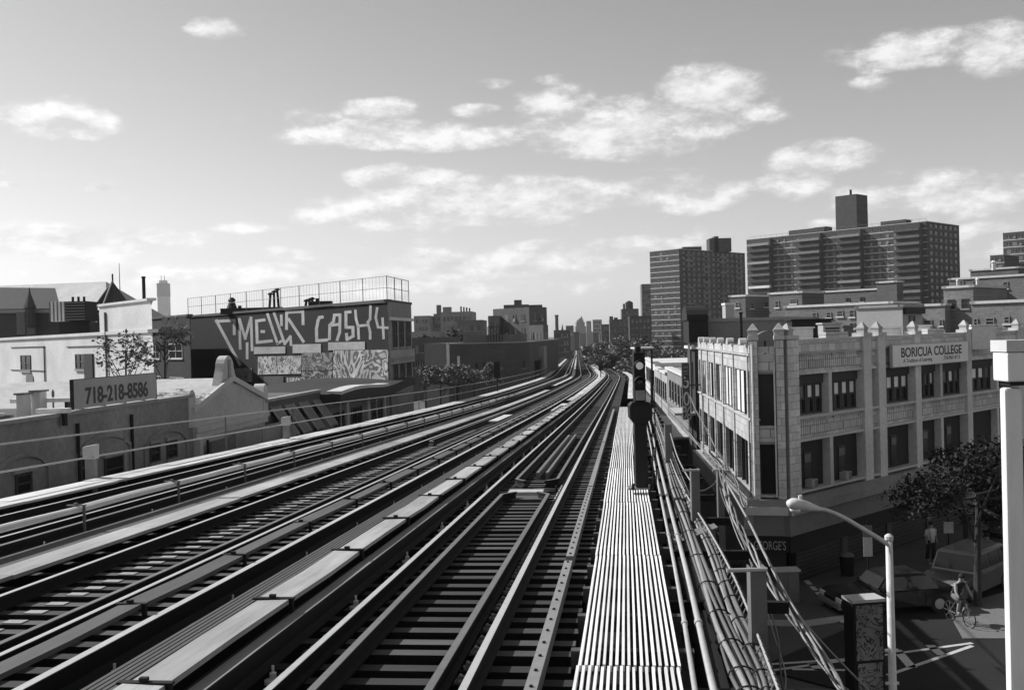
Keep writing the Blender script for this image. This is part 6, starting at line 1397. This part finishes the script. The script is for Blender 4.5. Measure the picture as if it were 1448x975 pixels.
# ------------------------------------------------------------------ people
def skin_body(name, root, joints, edges, radii, m, subdiv=2):
    me = bpy.data.meshes.new(name); me.from_pydata(joints, edges, []); o = bpy.data.objects.new(name, me); C.objects.link(o); o.parent = root
    o.modifiers.new('skin', 'SKIN'); s = o.modifiers.new('sub', 'SUBSURF'); s.levels = subdiv; s.render_levels = subdiv
    lay = me.skin_vertices[0].data
    for i, r in enumerate(radii): lay[i].radius = (r, r)
    lay[0].use_root = True
    me.materials.append(m); return o
SKIN = mat('skin', .3, .6, .1); HAIR = mat('dark_hair', .02, .8)
def head_hair(root, c, r, face=(0,-1,0)):
    g = B(); n = 10
    g.lathe([(.01,r*1.06),(r*.55,r*.95),(r*.9,r*.55),(r*1.0,.1*r),(r*.94,-.25*r)], n, c); g.build('hair', HAIR, root, local=True, smooth=True)
def stand(label, loc, rz, shirt, trousers, h=1.72, carry=None):
    root = thing('person', label, 'person', loc); root.rotation_euler = (0,0,rz); k = h/1.75
    J = [(0,0,.95),(0,0,1.15),(0,0,1.38),(0,-.01,1.49),(0,-.02,1.62),(0,-.02,1.72),(.11,0,.92),(.12,-.03,.5),(.12,.02,.09),(.12,-.14,.04),(-.11,0,.92),(-.12,.05,.5),(-.13,.12,.1),(-.13,-.03,.04),(.19,0,1.42),(.24,.03,1.14),(.25,-.08,.9),(.25,-.12,.82),(-.19,0,1.42),(-.25,.05,1.14),(-.26,-.02,.88),(-.26,-.05,.8)]
    E = [(0,1),(1,2),(2,3),(3,4),(4,5),(0,6),(6,7),(7,8),(8,9),(0,10),(10,11),(11,12),(12,13),(2,14),(14,15),(15,16),(16,17),(2,18),(18,19),(19,20),(20,21)]
    Rr = [.14,.135,.15,.06,.1,.09,.1,.07,.05,.04,.1,.07,.05,.04,.07,.05,.038,.03,.07,.05,.038,.03]
    skin_body('body', root, [tuple(Vector(j)*k) for j in J], E, [r*k for r in Rr], SKIN)
    g = B(); g.loft([[(math.cos(t)*a*k,math.sin(t)*b*k,z*k) for t in [2*math.pi*q/12 for q in range(12)]] for a, b, z in ((.19,.14,.86),(.17,.13,1.1),(.2,.14,1.32),(.2,.12,1.42),(.09,.08,1.49))]); g.build('shirt', shirt, root, local=True, smooth=True)
    for s in (1,-1):
        L = [Vector(J[14 if s > 0 else 18])*k, Vector(J[15 if s > 0 else 19])*k]; B().tube(L, [.085*k,.07*k], 8).build('sleeve', shirt, root, local=True, smooth=True)
        i = 6 if s > 0 else 10; B().tube([Vector(J[i])*k+Vector((0,0,.05)),Vector(J[i+1])*k,Vector(J[i+2])*k], [.115*k,.09*k,.075*k], 8).build('trouser_leg', trousers, root, local=True, smooth=True)
    head_hair(root, (0,-.01*k,1.68*k), .115*k)
    return root
DARKC = mat('dark_cloth', .03, .9, .2); WHITEC = mat('white_cloth', .7, .9, .1); MIDC = mat('grey_cloth', .14, .9, .2)
p = P2(7.6, 2.4); stand('pedestrian in a white shirt standing on the pavement by the college', (p.x,p.y,.16), R(20), WHITEC, DARKC)
p = at(1397,830,41); stand('pedestrian in dark clothes at the right picture edge', (p.x,41,.05), R(-30), DARKC, DARKC, 1.75)
# cyclist
p = ground_at(1357, 884); cy = thing('bicycle', 'dark bicycle ridden towards the camera beside the minivan', 'bicycle', (p.x,p.y,.05)); cy.rotation_euler = (0,0,R(-168))
for x in (.52,-.52):
    Mw = Matrix.Translation((0,x,.34)) @ Matrix.Rotation(R(90),4,'Y')
    ringp = [Mw @ Vector((math.cos(t)*.33,math.sin(t)*.33,0)) for t in [2*math.pi*k/24 for k in range(25)]]; w = B().tube(ringp, .02, 6).build('wheel', mat('tyre', .02), cy, local=True)
    g = B()
    for k in range(8): g.cyl(Mw @ Vector((0,0,0)), Mw @ Vector((math.cos(k*math.pi/4)*.32,math.sin(k*math.pi/4)*.32,0)), .004, 3)
    tag(g.build('spoke', PIPE, w, local=True), kind='stuff')
g = B()
for a, b in (((0,.52,.34),(0,.42,.78)),((0,.42,.78),(0,-.15,.82)),((0,.42,.7),(0,0,.32)),((0,0,.32),(0,-.18,.9)),((0,0,.32),(0,-.52,.34)),((0,-.52,.34),(0,-.15,.8))): g.cyl(a,b,.018,6)
g.build('frame', CP1, cy, local=True); B().cyl((-.27,.36,.98),(.27,.36,.98),.014,6).build('handlebar', BLACKSTEEL, cy, local=True); B().cyl((0,.42,.76),(0,.37,.98),.014,6).build('stem', BLACKSTEEL, cy, local=True); B().box(-.07,.07,-.32,-.06,.9,.96).build('saddle', BLACKSTEEL, cy, local=True, bevel=.02); B().cyl((-.14,0,.32),(.14,0,.32),.02,6).build('crank', PIPE, cy, local=True)
cr = thing('person', 'cyclist with bare knees riding the dark bicycle beside the minivan', 'person', (p.x,p.y,.05)); cr.rotation_euler = (0,0,R(-168))
J = [(0,-.18,1.02),(0,-.1,1.2),(0,.06,1.42),(0,.12,1.52),(0,.16,1.64),(0,.16,1.74),(.1,-.14,1.0),(.13,.22,.86),(.13,.08,.46),(.13,.2,.42),(-.1,-.14,1.0),(-.13,.2,.7),(-.13,-.02,.3),(-.13,.1,.26),(.19,.08,1.42),(.26,.2,1.18),(.25,.35,1.02),(-.19,.08,1.42),(-.26,.2,1.18),(-.25,.35,1.02)]
E_ = [(0,1),(1,2),(2,3),(3,4),(4,5),(0,6),(6,7),(7,8),(8,9),(0,10),(10,11),(11,12),(12,13),(2,14),(14,15),(15,16),(2,17),(17,18),(18,19)]
skin_body('body', cr, J, E_, [.14,.135,.15,.06,.1,.09,.1,.07,.05,.04,.1,.07,.05,.04,.07,.05,.035,.07,.05,.035], SKIN)
g = B(); g.loft([[(math.cos(t)*a,y+math.sin(t)*b,z) for t in [2*math.pi*q/12 for q in range(12)]] for a, b, y, z in ((.19,.15,-.19,.95),(.18,.14,-.1,1.18),(.2,.14,.04,1.38),(.19,.12,.08,1.45),(.09,.08,.11,1.52))]); g.build('shirt', DARKC, cr, local=True, smooth=True)
for i in (6,10): B().tube([J[i],J[i+1]], [.115,.095], 8).build('shorts', MIDC, cr, local=True, smooth=True)
head_hair(cr, (0,.17,1.7), .115)

# ------------------------------------------------------------------ street furniture
def sign_post(lab, x, yb, sx, sy0, sy1, sw_, Y, plates):
    b = at(x,yb,Y); rt_ = thing('street_sign', lab, 'sign', (b.x,Y,.16), 'street signs by the college'); top = at(sx,sy0,Y).z
    B().cyl((b.x,Y,.1),(b.x,Y,top+.15),.03,8).build('post', BLACKSTEEL, rt_)
    z1 = top
    for k, (h_, v) in enumerate(plates):
        B().box(b.x-sw_/2,b.x+sw_/2,Y-.045,Y-.032,z1-h_,z1).build('plate', mat('plate_%d' % int(v*100), v, .5, .3, 12, .02), rt_); z1 -= h_+.03
sign_post('two-plate parking sign on a dark post by the shop fronts, left one', 1228, 825, 1227, 742, 783, .34, 37.2, ((.42,.16),(.72,.5))); sign_post('white parking sign on a dark post, right one beyond the stone pedestal', 1342, 800, 1342, 737, 751, .4, 40.5, ((.46,.52),))
p = P2(10.4, 3.0); q = at(1313,722,p.y); rt_ = thing('stone_pedestal', 'dark stone pedestal with a carved ornament on the pavement', 'pedestal', (p.x,p.y,.16))
k = 1.0; B().box(p.x-.35,p.x+.35,p.y-.35,p.y+.35,.16,.45).build('plinth', mat('dark_stone', .09), rt_); B().box(p.x-.27,p.x+.27,p.y-.27,p.y+.27,.451,2.0).build('shaft', mat('dark_stone', .09), rt_); B().box(p.x-.42,p.x+.42,p.y-.42,p.y+.42,2.001,2.12).build('capital', mat('dull_stone', .3), rt_)
B().lathe([(.16,2.12),(.24,2.2),(.3,2.45),(.2,2.65),(.26,2.8),(.16,3.0),(.05,3.1)], 12, (p.x,p.y,0)).build('ornament', mat('dull_stone', .3), rt_, smooth=True)
p = P2(3.0, .9); rt_ = thing('litter_bin', 'dark cylindrical litter bin by the college corner', 'bin', (p.x,p.y,.16)); B().lathe([(.26,.16),(.3,.9),(.32,.95),(.27,.97)], 14, (p.x,p.y,0)).build('basket', BLACKSTEEL, rt_); B().lathe([(.3,.972),(.2,1.1),(.05,1.14)], 14, (p.x,p.y,0)).build('lid', GREYSTEEL, rt_)
p = P2(-2.2, 1.2); rt_ = thing('relay_cabinet', 'grey street cabinet on the corner pavement below the GEORGE band', 'cabinet', (p.x,p.y,.16)); B().box(p.x-.45,p.x+.45,p.y-.25,p.y+.25,.16,1.35).build('casing', GREYSTEEL, rt_, bevel=.02); B().box(p.x-.5,p.x+.5,p.y-.3,p.y+.3,1.351,1.42).build('lid', mat('pale_metal', .42), rt_)
for s in (-.22,.22): B().box(p.x+s-.2,p.x+s+.2,p.y-.27,p.y-.252,.25,1.28).build('door', GREYSTEEL, rt_)

# ------------------------------------------------------------------ end of the station platform, below and behind the camera, and its white post
pf = thing('station_platform', 'end of the station platform below the camera', 'platform', (1.2,0,8.6)); zp = H-1.58
B().box(-.05,2.15,-9,3.9,zp-.3,zp).build('slab', CONCRETE, pf); B().box(-.12,-.052,-9,3.9,zp-.25,zp+.01).build('edge_strip', PAINT, pf)
for y in (-7,-2,3.2): B().box(.2,2.0,y-.1,y+.1,zp-1.4,zp-.301).build('bearer', RUST, pf)
WY = 4.15; a = at(1412,540,WY+.05); b = at(1446,540,WY); t_ = at(1416,481,WY); zlo = at(1422,990,WY).z
wp = thing('platform_post', 'white steel post with a boxed head at the right picture edge', 'post', (a.x,WY,zlo))
B().box(a.x,b.x,WY,WY+.05,zlo,t_.z-.2).build('shaft', mat('bright_white_paint', .74, .6, .3, 7, .12, blotch=.2, stretch=(1,1,.25)), wp, bevel=.012)
hx = at(1403,500,WY+.09).x; zs = at(1416,541,WY).z; B().box(hx,hx+.36,WY-.04,WY+.09,zs+.005,t_.z-.05).build('head_box', mat('bright_white_paint', .78), wp, bevel=.008); B().box(hx-.005,hx+.365,WY-.045,WY+.095,t_.z-.048,t_.z).build('head_lid', mat('white_cover', .68), wp); B().box(hx+.02,hx+.34,WY-.02,WY+.07,zs-.012,zs+.004).build('shadow_gap', BLACKSTEEL, wp)
B().box(a.x-.02,b.x-.02,WY-.26,WY+.1,zlo-.25,zlo-.005).build('fixing_bracket', RUST, wp)
B().box(2.0,a.x+.12,3.7,WY+.05,zlo-.3,zlo-.26).build('fixing_arm', RUST, wp)

# ------------------------------------------------------------------ summer haze: one even box of air round everything
HAZE = .00010
hzb = B().box(-2600,2600,-350,3000,-12,230).build('haze', None)
hm = bpy.data.materials.new('haze_air'); hm.use_nodes = True; hm.node_tree.nodes.clear(); vo = hm.node_tree.nodes.new('ShaderNodeVolumePrincipled'); vo.inputs['Density'].default_value = HAZE; vo.inputs['Color'].default_value = (.9,.9,.9,1); vo.inputs['Anisotropy'].default_value = .3
ho_ = hm.node_tree.nodes.new('ShaderNodeOutputMaterial'); hm.node_tree.links.new(vo.outputs[0], ho_.inputs['Volume']); hzb.data.materials.append(hm); tag(hzb, kind='stuff')
